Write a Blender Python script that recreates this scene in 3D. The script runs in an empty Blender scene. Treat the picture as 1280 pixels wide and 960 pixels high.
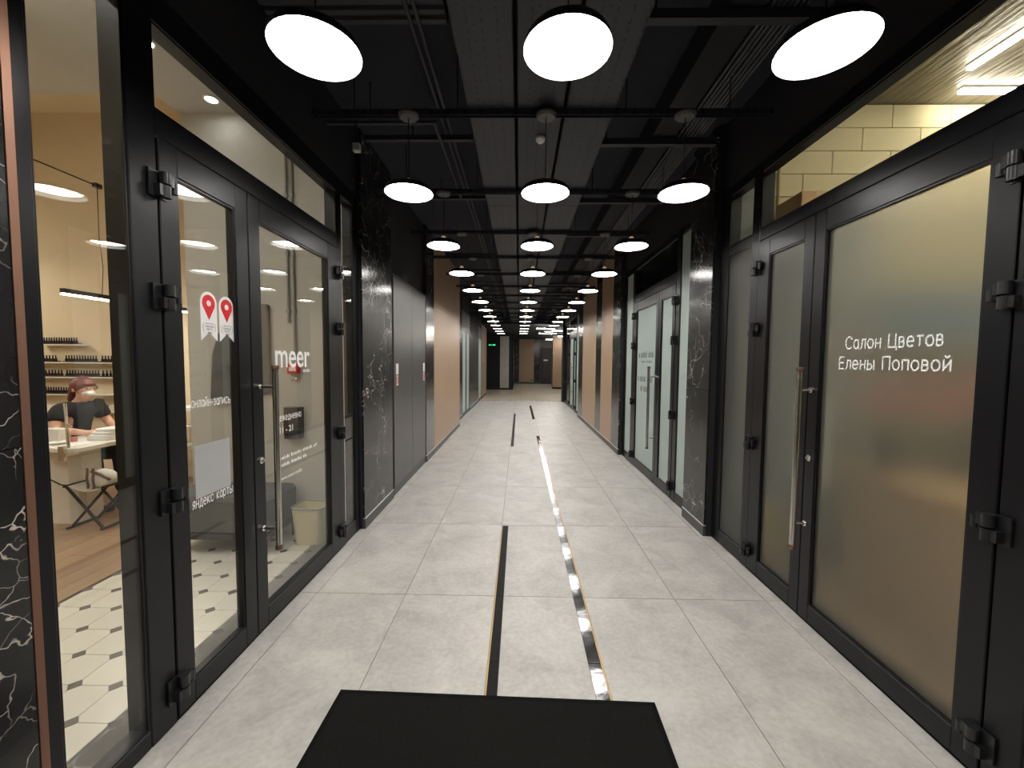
import bpy, math, random
from mathutils import Vector, Matrix
random.seed(7)
S = bpy.context.scene
COL = S.collection
PI = math.pi

# ------------------------------------------------------------------ camera
F_PX, PITCH, YAW, ROLL, CAM_H = 510.17, 0.055363, 0.017134, 0.0083155, 1.57263
cy_, sy_, cp_, sp_ = math.cos(YAW), math.sin(YAW), math.cos(PITCH), math.sin(PITCH)
fwd = Vector((-sy_*cp_, cy_*cp_, -sp_)); rgt = Vector((cy_, sy_, 0)); up = rgt.cross(fwd)
r2 = rgt*math.cos(ROLL) + up*math.sin(ROLL); u2 = -rgt*math.sin(ROLL) + up*math.cos(ROLL)
cam = bpy.data.cameras.new('camera'); cam.sensor_width = 36.0; cam.lens = 36.0*F_PX/1280.0
cam.clip_start = 0.02; cam.clip_end = 200
camo = bpy.data.objects.new('camera', cam); COL.objects.link(camo)
M = Matrix((r2, u2, -fwd)).transposed().to_4x4(); M.translation = (0, 0, CAM_H)
camo.matrix_world = M
S.camera = camo

# ------------------------------------------------------------------ world, exposure
w = bpy.data.worlds.new('world'); S.world = w; w.use_nodes = True
w.node_tree.nodes['Background'].inputs[0].default_value = (0.6, 0.65, 0.8, 1)
w.node_tree.nodes['Background'].inputs[1].default_value = 0.004
S.view_settings.view_transform = 'Standard'; S.view_settings.look = 'None'
S.view_settings.exposure = 0.0; S.view_settings.gamma = 1.0
S.view_settings.use_curve_mapping = False
LAMP_L = 41.0        # radiance of the corridor pendant discs
SALON_L = 125.0       # linear pendants in the nail studio, seen and added
FLOWER_L = 46.0       # tubes in the flower shop, seen and added

# ------------------------------------------------------------------ materials
MATS = {}
def nt(name):
    m = bpy.data.materials.new(name); m.use_nodes = True
    n = m.node_tree.nodes; l = m.node_tree.links
    return m, n, l, n['Principled BSDF']
def mat(name, col, rough=0.5, metal=0.0, spec=0.5, var=0.0, vscale=6.0, bump=0.0, bscale=80.0, stretch=None, col2=None, emit=None, rvar=0.0, rnd=0.0):
    """plain procedural material: noise colour variation, fine bump, optional per-piece variation"""
    if name in MATS: return MATS[name]
    m, n, l, b = nt(name)
    b.inputs['Roughness'].default_value = rough; b.inputs['Metallic'].default_value = metal
    b.inputs['Specular IOR Level'].default_value = spec
    c = (*col, 1)
    tc = n.new('ShaderNodeTexCoord'); mp = n.new('ShaderNodeMapping'); l.new(tc.outputs['Object'], mp.inputs['Vector'])
    if stretch: mp.inputs['Scale'].default_value = stretch
    nz = n.new('ShaderNodeTexNoise'); nz.inputs['Scale'].default_value = vscale; nz.inputs['Detail'].default_value = 4
    l.new(mp.outputs[0], nz.inputs['Vector'])
    mx = n.new('ShaderNodeMix'); mx.data_type = 'RGBA'
    k = max(var, 0.02)
    if col2 is None: mx.inputs[6].default_value = (*[v*(1-k) for v in col], 1); mx.inputs[7].default_value = (*[min(1, v*(1+k)) for v in col], 1)
    else: mx.inputs[6].default_value = c; mx.inputs[7].default_value = (*col2, 1)
    l.new(nz.outputs['Fac'], mx.inputs[0])
    out = mx.outputs[2]
    if rnd:
        oi = n.new('ShaderNodeObjectInfo'); hv = n.new('ShaderNodeHueSaturation')
        mr = n.new('ShaderNodeMapRange'); mr.inputs[3].default_value = 1-rnd; mr.inputs[4].default_value = 1+rnd
        l.new(oi.outputs['Random'], mr.inputs[0]); l.new(mr.outputs[0], hv.inputs['Value']); l.new(out, hv.inputs['Color']); out = hv.outputs[0]
    l.new(out, b.inputs['Base Color'])
    if rvar:
        mr = n.new('ShaderNodeMapRange'); mr.inputs[3].default_value = rough-rvar; mr.inputs[4].default_value = rough+rvar
        l.new(nz.outputs['Fac'], mr.inputs[0]); l.new(mr.outputs[0], b.inputs['Roughness'])
    if bump:
        n2 = n.new('ShaderNodeTexNoise'); n2.inputs['Scale'].default_value = bscale; n2.inputs['Detail'].default_value = 3
        l.new(mp.outputs[0], n2.inputs['Vector'])
        bp = n.new('ShaderNodeBump'); bp.inputs['Strength'].default_value = bump; bp.inputs['Distance'].default_value = 0.01
        l.new(n2.outputs['Fac'], bp.inputs['Height']); l.new(bp.outputs[0], b.inputs['Normal'])
    if emit:
        b.inputs['Emission Color'].default_value = (*emit[0], 1); b.inputs['Emission Strength'].default_value = emit[1]
    MATS[name] = m; return m

def m_marble():
    m, n, l, b = nt('black_marble')
    tc = n.new('ShaderNodeTexCoord'); oi = n.new('ShaderNodeObjectInfo')
    cm = n.new('ShaderNodeVectorMath'); cm.operation = 'SCALE'; cm.inputs[0].default_value = (13, 7, 5); l.new(oi.outputs['Random'], cm.inputs[3])
    add = n.new('ShaderNodeVectorMath'); l.new(tc.outputs['Object'], add.inputs[0]); l.new(cm.outputs[0], add.inputs[1])
    def veins(scale, dist, width, lo, hi, off):
        o = n.new('ShaderNodeVectorMath'); o.inputs[1].default_value = off; l.new(add.outputs[0], o.inputs[0])
        nz = n.new('ShaderNodeTexNoise'); nz.inputs['Scale'].default_value = 2.2; nz.inputs['Detail'].default_value = 5; l.new(o.outputs[0], nz.inputs['Vector'])
        ms = n.new('ShaderNodeVectorMath'); ms.operation = 'MULTIPLY_ADD'; ms.inputs[1].default_value = (dist,)*3
        l.new(nz.outputs['Color'], ms.inputs[0]); l.new(o.outputs[0], ms.inputs[2])
        v = n.new('ShaderNodeTexVoronoi'); v.feature = 'DISTANCE_TO_EDGE'; v.inputs['Scale'].default_value = scale; l.new(ms.outputs[0], v.inputs['Vector'])
        r = n.new('ShaderNodeMapRange'); r.inputs[1].default_value = 0; r.inputs[2].default_value = width; r.inputs[3].default_value = 1; r.inputs[4].default_value = 0
        l.new(v.outputs['Distance'], r.inputs[0])
        mk = n.new('ShaderNodeTexNoise'); mk.inputs['Scale'].default_value = 2.6; mk.inputs['Detail'].default_value = 3; l.new(o.outputs[0], mk.inputs['Vector'])
        r2_ = n.new('ShaderNodeMapRange'); r2_.inputs[1].default_value = lo; r2_.inputs[2].default_value = hi; l.new(mk.outputs['Fac'], r2_.inputs[0])
        mu = n.new('ShaderNodeMath'); mu.operation = 'MULTIPLY'; l.new(r.outputs[0], mu.inputs[0]); l.new(r2_.outputs[0], mu.inputs[1])
        return mu.outputs[0]
    a = veins(2.6, 0.8, 0.0075, 0.46, 0.62, (0, 0, 0)); c = veins(6.2, 0.5, 0.012, 0.47, 0.62, (3, 1, 8))
    mx = n.new('ShaderNodeMath'); mx.operation = 'MAXIMUM'; l.new(a, mx.inputs[0]); l.new(c, mx.inputs[1])
    bg = n.new('ShaderNodeTexNoise'); bg.inputs['Scale'].default_value = 3.5; bg.inputs['Detail'].default_value = 5; l.new(add.outputs[0], bg.inputs['Vector'])
    cr = n.new('ShaderNodeMix'); cr.data_type = 'RGBA'; cr.inputs[6].default_value = (.006, .006, .006, 1); cr.inputs[7].default_value = (.03, .028, .028, 1)
    l.new(bg.outputs['Fac'], cr.inputs[0])
    fm = n.new('ShaderNodeMix'); fm.data_type = 'RGBA'; fm.inputs[7].default_value = (.62, .56, .5, 1)
    l.new(mx.outputs[0], fm.inputs[0]); l.new(cr.outputs[2], fm.inputs[6]); l.new(fm.outputs[2], b.inputs['Base Color'])
    b.inputs['Roughness'].default_value = 0.2
    MATS['black_marble'] = m
def m_floor():
    m, n, l, b = nt('concrete_tile')
    tc = n.new('ShaderNodeTexCoord'); oi = n.new('ShaderNodeObjectInfo')
    cm = n.new('ShaderNodeVectorMath'); cm.operation = 'SCALE'; cm.inputs[0].default_value = (17, 9, 3); l.new(oi.outputs['Random'], cm.inputs[3])
    add = n.new('ShaderNodeVectorMath'); l.new(tc.outputs['Object'], add.inputs[0]); l.new(cm.outputs[0], add.inputs[1])
    n1 = n.new('ShaderNodeTexNoise'); n1.inputs['Scale'].default_value = 3.2; n1.inputs['Detail'].default_value = 8; n1.inputs['Roughness'].default_value = .68; n1.inputs['Distortion'].default_value = .5
    n2 = n.new('ShaderNodeTexNoise'); n2.inputs['Scale'].default_value = 40; n2.inputs['Detail'].default_value = 5
    l.new(add.outputs[0], n1.inputs['Vector']); l.new(add.outputs[0], n2.inputs['Vector'])
    mm = n.new('ShaderNodeMix'); mm.inputs[0].default_value = .3; l.new(n1.outputs['Fac'], mm.inputs[2]); l.new(n2.outputs['Fac'], mm.inputs[3])
    cr = n.new('ShaderNodeValToRGB'); e = cr.color_ramp.elements
    e[0].position = .33; e[0].color = (.335, .32, .295, 1); e[1].position = .62; e[1].color = (.525, .505, .47, 1)
    l.new(mm.outputs[0], cr.inputs[0]); l.new(cr.outputs[0], b.inputs['Base Color'])
    mr = n.new('ShaderNodeMapRange'); mr.inputs[3].default_value = .36; mr.inputs[4].default_value = .5; l.new(n1.outputs['Fac'], mr.inputs[0]); l.new(mr.outputs[0], b.inputs['Roughness'])
    bp = n.new('ShaderNodeBump'); bp.inputs['Strength'].default_value = .06; bp.inputs['Distance'].default_value = .004; l.new(n2.outputs['Fac'], bp.inputs['Height']); l.new(bp.outputs[0], b.inputs['Normal'])
    MATS['concrete_tile'] = m
def m_glass(name, tint=(.97, .98, .97), f0=.045):
    m = bpy.data.materials.new(name); m.use_nodes = True; n = m.node_tree.nodes; l = m.node_tree.links
    n.clear(); o = n.new('ShaderNodeOutputMaterial'); t = n.new('ShaderNodeBsdfTransparent'); t.inputs[0].default_value = (*tint, 1)
    g = n.new('ShaderNodeBsdfGlossy'); g.inputs['Roughness'].default_value = 0.0
    lw = n.new('ShaderNodeLayerWeight'); lw.inputs[0].default_value = .5
    p = n.new('ShaderNodeMath'); p.operation = 'POWER'; p.inputs[1].default_value = 5; l.new(lw.outputs['Facing'], p.inputs[0])
    q = n.new('ShaderNodeMath'); q.operation = 'MULTIPLY_ADD'; q.inputs[1].default_value = 1-f0; q.inputs[2].default_value = f0; l.new(p.outputs[0], q.inputs[0])
    mx = n.new('ShaderNodeMixShader'); l.new(q.outputs[0], mx.inputs[0]); l.new(t.outputs[0], mx.inputs[1]); l.new(g.outputs[0], mx.inputs[2]); l.new(mx.outputs[0], o.inputs[0])
    MATS[name] = m
def m_frost(name, col, trans, rough=.42, diff=(.75, .8, .77)):
    """glass with a matt film: blurred see-through plus diffuse scatter in the film and a weak surface shine"""
    m = bpy.data.materials.new(name); m.use_nodes = True; n = m.node_tree.nodes; l = m.node_tree.links
    n.clear(); o = n.new('ShaderNodeOutputMaterial')
    r = n.new('ShaderNodeBsdfRefraction'); r.inputs['Color'].default_value = (*col, 1); r.inputs['Roughness'].default_value = rough; r.inputs['IOR'].default_value = 1.15
    t = n.new('ShaderNodeBsdfTranslucent'); t.inputs[0].default_value = (*col, 1)
    d = n.new('ShaderNodeBsdfDiffuse'); d.inputs[0].default_value = (*diff, 1)
    td = n.new('ShaderNodeMixShader'); td.inputs[0].default_value = .6; l.new(t.outputs[0], td.inputs[1]); l.new(d.outputs[0], td.inputs[2])
    a = n.new('ShaderNodeMixShader'); a.inputs[0].default_value = trans; l.new(td.outputs[0], a.inputs[1]); l.new(r.outputs[0], a.inputs[2])
    g = n.new('ShaderNodeBsdfGlossy'); g.inputs['Roughness'].default_value = .3
    lw = n.new('ShaderNodeLayerWeight'); lw.inputs[0].default_value = .5
    p = n.new('ShaderNodeMath'); p.operation = 'POWER'; p.inputs[1].default_value = 4; l.new(lw.outputs['Facing'], p.inputs[0])
    q = n.new('ShaderNodeMath'); q.operation = 'MULTIPLY_ADD'; q.inputs[1].default_value = .3; q.inputs[2].default_value = .02; l.new(p.outputs[0], q.inputs[0])
    mx = n.new('ShaderNodeMixShader'); l.new(q.outputs[0], mx.inputs[0]); l.new(a.outputs[0], mx.inputs[1]); l.new(g.outputs[0], mx.inputs[2]); l.new(mx.outputs[0], o.inputs[0])
    MATS[name] = m
def m_emit(name, col, s):
    m = bpy.data.materials.new(name); m.use_nodes = True; n = m.node_tree.nodes; l = m.node_tree.links
    n.clear(); o = n.new('ShaderNodeOutputMaterial'); e = n.new('ShaderNodeEmission'); e.inputs[0].default_value = (*col, 1); e.inputs[1].default_value = s
    l.new(e.outputs[0], o.inputs[0]); MATS[name] = m
def m_perf():
    """dark galvanised cable tray with rows of punched slots"""
    m, n, l, b = nt('perforated_tray')
    tc = n.new('ShaderNodeTexCoord'); sx = n.new('ShaderNodeSeparateXYZ'); l.new(tc.outputs['Object'], sx.inputs[0])
    def band(sock, period, width, off=0.0):
        a = n.new('ShaderNodeMath'); a.operation = 'ADD'; a.inputs[1].default_value = off; l.new(sock, a.inputs[0])
        w_ = n.new('ShaderNodeMath'); w_.operation = 'PINGPONG'; w_.inputs[1].default_value = period/2; l.new(a.outputs[0], w_.inputs[0])
        c = n.new('ShaderNodeMath'); c.operation = 'LESS_THAN'; c.inputs[1].default_value = width/2; l.new(w_.outputs[0], c.inputs[0]); return c.outputs[0]
    def mul(a, c):
        x = n.new('ShaderNodeMath'); x.operation = 'MULTIPLY'; l.new(a, x.inputs[0]); l.new(c, x.inputs[1]); return x.outputs[0]
    a = mul(band(sx.outputs[0], .075, .008), band(sx.outputs[1], .06, .03))
    c = mul(band(sx.outputs[0], .11, .014, .04), band(sx.outputs[1], .1, .012, .02))
    mx = n.new('ShaderNodeMath'); mx.operation = 'MAXIMUM'; l.new(a, mx.inputs[0]); l.new(c, mx.inputs[1])
    fm = n.new('ShaderNodeMix'); fm.data_type = 'RGBA'; fm.inputs[6].default_value = (.03, .03, .042, 1); fm.inputs[7].default_value = (.004, .004, .006, 1)
    l.new(mx.outputs[0], fm.inputs[0]); l.new(fm.outputs[2], b.inputs['Base Color']); b.inputs['Roughness'].default_value = .55
    MATS['perforated_tray'] = m
m_marble(); m_floor(); m_perf()
m_glass('clear_glass'); m_glass('dark_glass', (.5, .55, .52), .06)
m_frost('frosted_lit', (.98, .98, .95), .88, .5, (.4, .43, .42))
m_frost('frosted_pale', (.7, .8, .75), .1, .5, (.68, .77, .73))
m_emit('lamp_light', (1, .972, .935), LAMP_L)
m_emit('linear_light', (1, .93, .82), SALON_L)
m_emit('tube_light', (1, .93, .74), FLOWER_L)
m_emit('lobby_light', (1, .95, .86), 85)
m_emit('added_down_light', (1, .97, .92), 430)
m_emit('spot_light', (1, .98, .95), 45)
m_emit('exit_green', (.05, .9, .3), 1.6)
FR = mat('black_frame', (.0065, .0065, .0078), .33, spec=.32, bump=.03, bscale=300)
BLK = mat('black_paint', (.012, .012, .016), .75, var=.15)
CEIL = mat('ceiling_paint', (.017, .0175, .028), .85, var=.2, vscale=3)
TAN = mat('tan_laminate', (.40, .275, .18), .42, var=.12, vscale=5, stretch=(4, 4, .35), bump=.02, bscale=60)
GREYD = mat('grey_metal_door', (.105, .098, .098), .36, metal=.35, var=.05)
STEEL = mat('brushed_steel', (.62, .6, .56), .22, metal=1.0, stretch=(40, 40, 1), var=.05)
CHROME = mat('polished_steel', (.8, .79, .77), .12, metal=1.0)
BRONZE = mat('bronze_trim', (.3, .165, .115), .48, metal=.9)
GOLD = mat('brass_edge', (.42, .27, .11), .3, metal=.9)
INLAY = mat('polished_black_inlay', (.006, .006, .006), .1, spec=.7, bump=.12, bscale=7)
GROUT = mat('grout', (.17, .15, .125), .9, var=.1)
LGROUT = mat('light_grout', (.3, .28, .24), .9, var=.1)
OCT = mat('cream_octagon_tile', (.72, .69, .6), .3, rnd=.05, var=.04)
DOT = mat('brown_dot_tile', (.11, .085, .07), .35, rnd=.1)
WOOD = mat('oak_plank', (.25, .15, .08), .42, col2=(.36, .235, .135), vscale=3, stretch=(8, .7, 1), rnd=.14)
MATM = mat('black_carpet', (.014, .0135, .0125), 1.0, spec=.1, var=.5, vscale=160, bump=.9, bscale=420)
RUB = mat('black_rubber', (.006, .006, .006), .9, spec=.08)
GWALL = mat('grey_plaster', (.50, .49, .45), .8, var=.03)
WWALL = mat('cream_plaster', (.66, .55, .38), .85, var=.03)
YBLK = mat('painted_block', (.70, .62, .40), .8, bump=.25, bscale=120, rnd=.04)
WHITE = mat('white_laminate', (.72, .7, .64), .4)
DUSK = mat('shop_grey', (.3, .31, .3), .8, var=.1)
PLAST = mat('black_plastic', (.012, .012, .013), .3)
VINYL = mat('white_vinyl', (.85, .85, .84), .5)
VBLACK = mat('dark_vinyl', (.03, .035, .034), .5)
RED = mat('red_print', (.72, .006, .012), .45)
REFL = mat('white_reflector', (.85, .84, .8), .5)

# ------------------------------------------------------------------ mesh helpers
class MB:
    def __init__(s): s.v = []; s.f = []
    def box(s, x0, x1, y0, y1, z0, z1):
        x0, x1 = min(x0, x1), max(x0, x1); y0, y1 = min(y0, y1), max(y0, y1); z0, z1 = min(z0, z1), max(z0, z1)
        b = len(s.v)
        s.v += [(x0,y0,z0),(x1,y0,z0),(x1,y1,z0),(x0,y1,z0),(x0,y0,z1),(x1,y0,z1),(x1,y1,z1),(x0,y1,z1)]
        s.f += [[b+i for i in q] for q in ((3,2,1,0),(4,5,6,7),(0,1,5,4),(1,2,6,5),(2,3,7,6),(3,0,4,7))]
        return s
    def prism(s, poly, lo, hi, axis='z'):
        """poly: 2-D outline counter-clockwise; extruded along axis between lo and hi"""
        b = len(s.v); n = len(poly)
        def P(p, h): return {'z': (p[0], p[1], h), 'x': (h, p[0], p[1]), 'y': (p[0], h, p[1])}[axis]
        s.v += [P(p, lo) for p in poly] + [P(p, hi) for p in poly]
        s.f += [list(range(b+n-1, b-1, -1)), list(range(b+n, b+2*n))]
        s.f += [[b+i, b+(i+1) % n, b+n+(i+1) % n, b+n+i] for i in range(n)]
        return s
    def tube(s, pts, r, seg=10, cap=True):
        pts = [Vector(p) for p in pts]; rs = r if isinstance(r, (list, tuple)) else [r]*len(pts)
        b = len(s.v); prev = None
        for i, p in enumerate(pts):
            t = (pts[min(i+1, len(pts)-1)] - pts[max(i-1, 0)]).normalized()
            if prev is None:
                a = Vector((0, 0, 1)) if abs(t.z) < .9 else Vector((1, 0, 0)); nrm = t.cross(a).normalized()
            else: nrm = (prev - t*prev.dot(t)).normalized()
            prev = nrm; bn = t.cross(nrm)
            for k in range(seg):
                a = 2*PI*k/seg; s.v.append(tuple(p + (nrm*math.cos(a) + bn*math.sin(a))*rs[i]))
        for i in range(len(pts)-1):
            for k in range(seg):
                s.f.append([b+i*seg+k, b+i*seg+(k+1) % seg, b+(i+1)*seg+(k+1) % seg, b+(i+1)*seg+k])
        if cap:
            s.f.append(list(range(b+seg-1, b-1, -1))); e = b+(len(pts)-1)*seg; s.f.append(list(range(e, e+seg)))
        return s
    def lathe(s, prof, c=(0, 0, 0), seg=32, close=False):
        b = len(s.v); n = len(prof)
        for k in range(seg):
            a = 2*PI*k/seg
            for r, z in prof: s.v.append((c[0]+r*math.cos(a), c[1]+r*math.sin(a), c[2]+z))
        for k in range(seg):
            for i in range(n-1 if not close else n):
                j = (i+1) % n; k2 = (k+1) % seg
                s.f.append([b+k*n+i, b+k2*n+i, b+k2*n+j, b+k*n+j])
        return s
    def ball(s, c, r, seg=14, rings=9):
        rr = r if isinstance(r, (list, tuple)) else (r, r, r); b = len(s.v)
        for i in range(rings+1):
            th = PI*i/rings
            for k in range(seg):
                a = 2*PI*k/seg; s.v.append((c[0]+rr[0]*math.sin(th)*math.cos(a), c[1]+rr[1]*math.sin(th)*math.sin(a), c[2]+rr[2]*math.cos(th)))
        for i in range(rings):
            for k in range(seg):
                s.f.append([b+i*seg+k, b+(i+1)*seg+k, b+(i+1)*seg+(k+1) % seg, b+i*seg+(k+1) % seg])
        return s
    def build(s, name, m, parent=None, smooth=False, bevel=0.0):
        off = Vector((0, 0, 0))
        if parent is not None: off = wloc(parent)
        elif s.v:
            xs, ys, zs = zip(*s.v); off = Vector(((min(xs)+max(xs))/2, (min(ys)+max(ys))/2, min(zs)))
        me = bpy.data.meshes.new(name); me.from_pydata([tuple(Vector(v)-off) for v in s.v], [], s.f)
        if m is not None: me.materials.append(m)
        me.validate(); me.update()
        import bmesh
        bm = bmesh.new(); bm.from_mesh(me); bmesh.ops.remove_doubles(bm, verts=bm.verts, dist=1e-6); bmesh.ops.recalc_face_normals(bm, faces=bm.faces)
        if bevel:
            bmesh.ops.bevel(bm, geom=list(bm.edges), offset=bevel, segments=1, affect='EDGES', clamp_overlap=True)
        bm.to_mesh(me); bm.free()
        if smooth:
            for p in me.polygons: p.use_smooth = True
            try: me.set_sharp_from_angle(angle=math.radians(42))
            except Exception: pass
        o = bpy.data.objects.new(name, me); COL.objects.link(o)
        if parent is not None: o.parent = parent
        else: o.location = off
        return o
def wloc(o):
    v = Vector((0, 0, 0))
    while o is not None: v += o.location; o = o.parent
    return v
def tag(o, label=None, cat=None, group=None, kind=None):
    if label: o['label'] = label
    if cat: o['category'] = cat
    if group: o['group'] = group
    if kind: o['kind'] = kind
    return o
def thing(name, loc, label, cat, group=None, kind=None):
    o = bpy.data.objects.new(name, None); COL.objects.link(o); o.location = loc; o.empty_display_size = .1
    return tag(o, label, cat, group, kind)
def copy_tree(o, parent=None, loc=None):
    c = o.copy(); COL.objects.link(c)
    if parent is not None: c.parent = parent
    if loc is not None: c.location = loc
    for ch in list(o.children): copy_tree(ch, c)
    return c
def place_mesh(name, me, loc, parent):
    o = bpy.data.objects.new(name, me); COL.objects.link(o)
    if parent is not None: o.parent = parent; o.location = Vector(loc) - wloc(parent)
    else: o.location = loc
    return o
def B(*a): return MB().box(*a)

def arc(cx, cy, rx, ry, a0, a1, n=14):
    return [(cx+rx*math.cos(math.radians(a0+(a1-a0)*k/n)), cy+ry*math.sin(math.radians(a0+(a1-a0)*k/n))) for k in range(n+1)]
H_ = .72
GLYPH = {   # advance width, strokes; capital height 1, small letters .72
 'о': (.6, [arc(.3, .36, .3, .36, 0, 360, 24)]), 'н': (.5, [[(0, 0), (0, H_)], [(.5, 0), (.5, H_)], [(0, .38), (.5, .38)]]),
 'л': (.52, [[(.52, 0), (.52, H_), (.17, H_), (.14, .25), (.08, .04), (-.02, 0)]]),
 'а': (.54, [arc(.27, .36, .27, .36, 0, 360, 24), [(.54, 0), (.54, H_)]]),
 'и': (.5, [[(0, H_), (0, 0)], [(0, .06), (.5, H_-.06)], [(.5, H_), (.5, 0)]]), 'й': (.5, [[(0, H_), (0, 0)], [(0, .06), (.5, H_-.06)], [(.5, H_), (.5, 0)], arc(.25, 1.02, .14, .12, 180, 360, 8)]),
 '-': (.4, [[(.04, .34), (.36, .34)]]), 'з': (.42, [arc(.19, .54, .2, .18, 150, -90), arc(.19, .19, .23, .19, 90, -150)]),
 'п': (.5, [[(0, 0), (0, H_), (.5, H_), (.5, 0)]]), 'с': (.52, [arc(.3, .36, .3, .36, 42, 318, 20)]),
 'ь': (.48, [[(0, H_), (0, 0)], [(0, 0), (.28, 0)] + arc(.28, .205, .2, .205, -84, 84) + [(.28, .41), (0, .41)]]),
 'ы': (.68, [[(0, H_), (0, 0)], [(0, 0), (.24, 0)] + arc(.24, .205, .2, .205, -84, 84) + [(.24, .41), (0, .41)], [(.66, 0), (.66, H_)]]),
 'я': (.46, [[(.46, 0), (.46, H_)], [(.46, H_), (.24, H_)] + arc(.24, .53, .2, .19, 96, 264) + [(.24, .34), (.46, .34)], [(.26, .34), (0, 0)]]),
 'д': (.5, [[(-.06, -.17), (-.06, 0), (.56, 0), (.56, -.17)], [(.46, 0), (.46, H_), (.17, H_), (.06, 0)]]),
 'е': (.58, [[(.03, .38), (.54, .38)], arc(.29, .36, .29, .36, 3, 312, 20)]), 'к': (.48, [[(0, 0), (0, H_)], [(.46, H_), (.06, .37), (.5, 0)]]),
 'р': (.56, [[(0, -.24), (0, H_)], arc(.28, .36, .28, .36, 0, 360, 24)]), 'т': (.5, [[(0, H_), (.5, H_)], [(.25, H_), (.25, 0)]]),
 'ж': (.76, [[(.38, 0), (.38, H_)], [(0, H_), (.3, .37), (0, 0)], [(.76, H_), (.46, .37), (.76, 0)], [(.3, .37), (.46, .37)]]),
 'в': (.46, [[(0, 0), (0, H_)], [(0, H_), (.24, H_)] + arc(.24, .55, .17, .17, 84, -84, 8) + [(.24, .38), (.04, .38)], [(.04, .38), (.26, .38)] + arc(.26, .19, .2, .19, 84, -84, 8) + [(.26, 0), (0, 0)]]),
 'ц': (.54, [[(0, H_), (0, 0), (.55, 0), (.55, -.17)], [(.46, H_), (.46, 0)]]), 'м': (.6, [[(0, 0), (0, H_), (.3, .2), (.6, H_), (.6, 0)]]),
 'ш': (.72, [[(0, H_), (0, 0), (.72, 0), (.72, H_)], [(.36, 0), (.36, H_)]]),
 'С': (.74, [arc(.42, .5, .42, .5, 42, 318, 22)]), 'Ц': (.74, [[(0, 1), (0, 0), (.78, 0), (.78, -.2)], [(.66, 1), (.66, 0)]]),
 'Е': (.52, [[(.5, 1), (0, 1), (0, 0), (.52, 0)], [(0, .52), (.46, .52)]]), 'П': (.66, [[(0, 0), (0, 1), (.66, 1), (.66, 0)]]),
 'Х': (.62, [[(0, 0), (.62, 1)], [(0, 1), (.62, 0)]]), 'К': (.58, [[(0, 0), (0, 1)], [(.56, 1), (.06, .5), (.6, 0)]]),
 'Я': (.58, [[(.58, 0), (.58, 1)], [(.58, 1), (.3, 1)] + arc(.3, .72, .28, .28, 96, 264) + [(.3, .44), (.58, .44)], [(.34, .44), (0, 0)]]), ' ': (.3, [])}
def strokes(txt, wgt=.066):
    """mitred ribbons; the strokes of a letter lie on slightly different levels so that no faces coincide"""
    vs, fs, x = [], [], 0.0
    for ch in txt:
        adv, pl = GLYPH[ch]
        for lv, line in enumerate(pl):
            P = [Vector(p) for p in line]; n = len(P)
            closed = (P[0]-P[-1]).length < 1e-4
            if closed: P = P[:-1]; n -= 1
            else:
                P[0] = P[0]+(P[0]-P[1]).normalized()*wgt*.6; P[-1] = P[-1]+(P[-1]-P[-2]).normalized()*wgt*.6
            b = len(vs)
            for i in range(n):
                a = P[i-1] if (i > 0 or closed) else None; c = P[(i+1) % n] if (i < n-1 or closed) else None
                d1 = (P[i]-a).normalized() if a is not None else None; d2 = (c-P[i]).normalized() if c is not None else None
                d1 = d1 or d2; d2 = d2 or d1
                n1 = Vector((-d1.y, d1.x)); n2 = Vector((-d2.y, d2.x)); m = n1+n2
                m = n1 if m.length < 1e-3 else m.normalized(); m = m*(wgt/max(.45, m.dot(n1)))
                for sg in (1, -1): vs.append(Vector((x+P[i].x+sg*m.x, P[i].y+sg*m.y, .0002*lv)))
            for i in range(n if closed else n-1):
                k = (i+1) % n; fs.append([b+2*i, b+2*i+1, b+2*k+1, b+2*k])
        x += adv+.26
    return vs, fs
def lettering(name, txt, side, X, yl, yr, z0, z1, m, parent, align_base=True):
    """flat lettering on a wall plane X=const; side -1 = left wall (reads along +Y), +1 = right wall (reads along -Y)"""
    if any(c in GLYPH and c not in ' -' for c in txt): vs, fs = strokes(txt)
    else:
        cu = bpy.data.curves.new('t', 'FONT'); cu.body = txt; cu.offset = 0.011
        ob = bpy.data.objects.new('t', cu); COL.objects.link(ob)
        dg = bpy.context.evaluated_depsgraph_get(); me = bpy.data.meshes.new_from_object(ob.evaluated_get(dg))
        vs = [v.co.copy() for v in me.vertices]; fs = [list(p.vertices) for p in me.polygons]
        bpy.data.objects.remove(ob); bpy.data.curves.remove(cu); bpy.data.meshes.remove(me)
    if not vs: return None
    x0 = min(v.x for v in vs); x1 = max(v.x for v in vs); a0 = min(v.y for v in vs); a1 = max(v.y for v in vs)
    sx = (yr-yl)/(x1-x0); mb = MB(); eps = -side*0.002
    if align_base: sz = (z1-z0)/(1.06 if txt[0] in GLYPH and txt[0] not in ' -' and any(c.isupper() for c in txt) else .78 if txt[0] in GLYPH else a1); base = 0
    else: sz = (z1-z0)/(a1-a0); base = a0
    mb.v = [(X+eps-side*v.z, yl+(v.x-x0)*sx, z0+(v.y-base)*sz) for v in vs]; mb.f = fs
    return mb.build(name, m, parent)

# ================================================================== STRUCTURE
XL, XR = -1.465, 1.755          # storefront planes
ML, MR = -1.425, 1.69           # cladding planes
Y0, Y1 = -1.6, 16.3             # corridor extent
ZT = 3.62                       # black slab above

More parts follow.
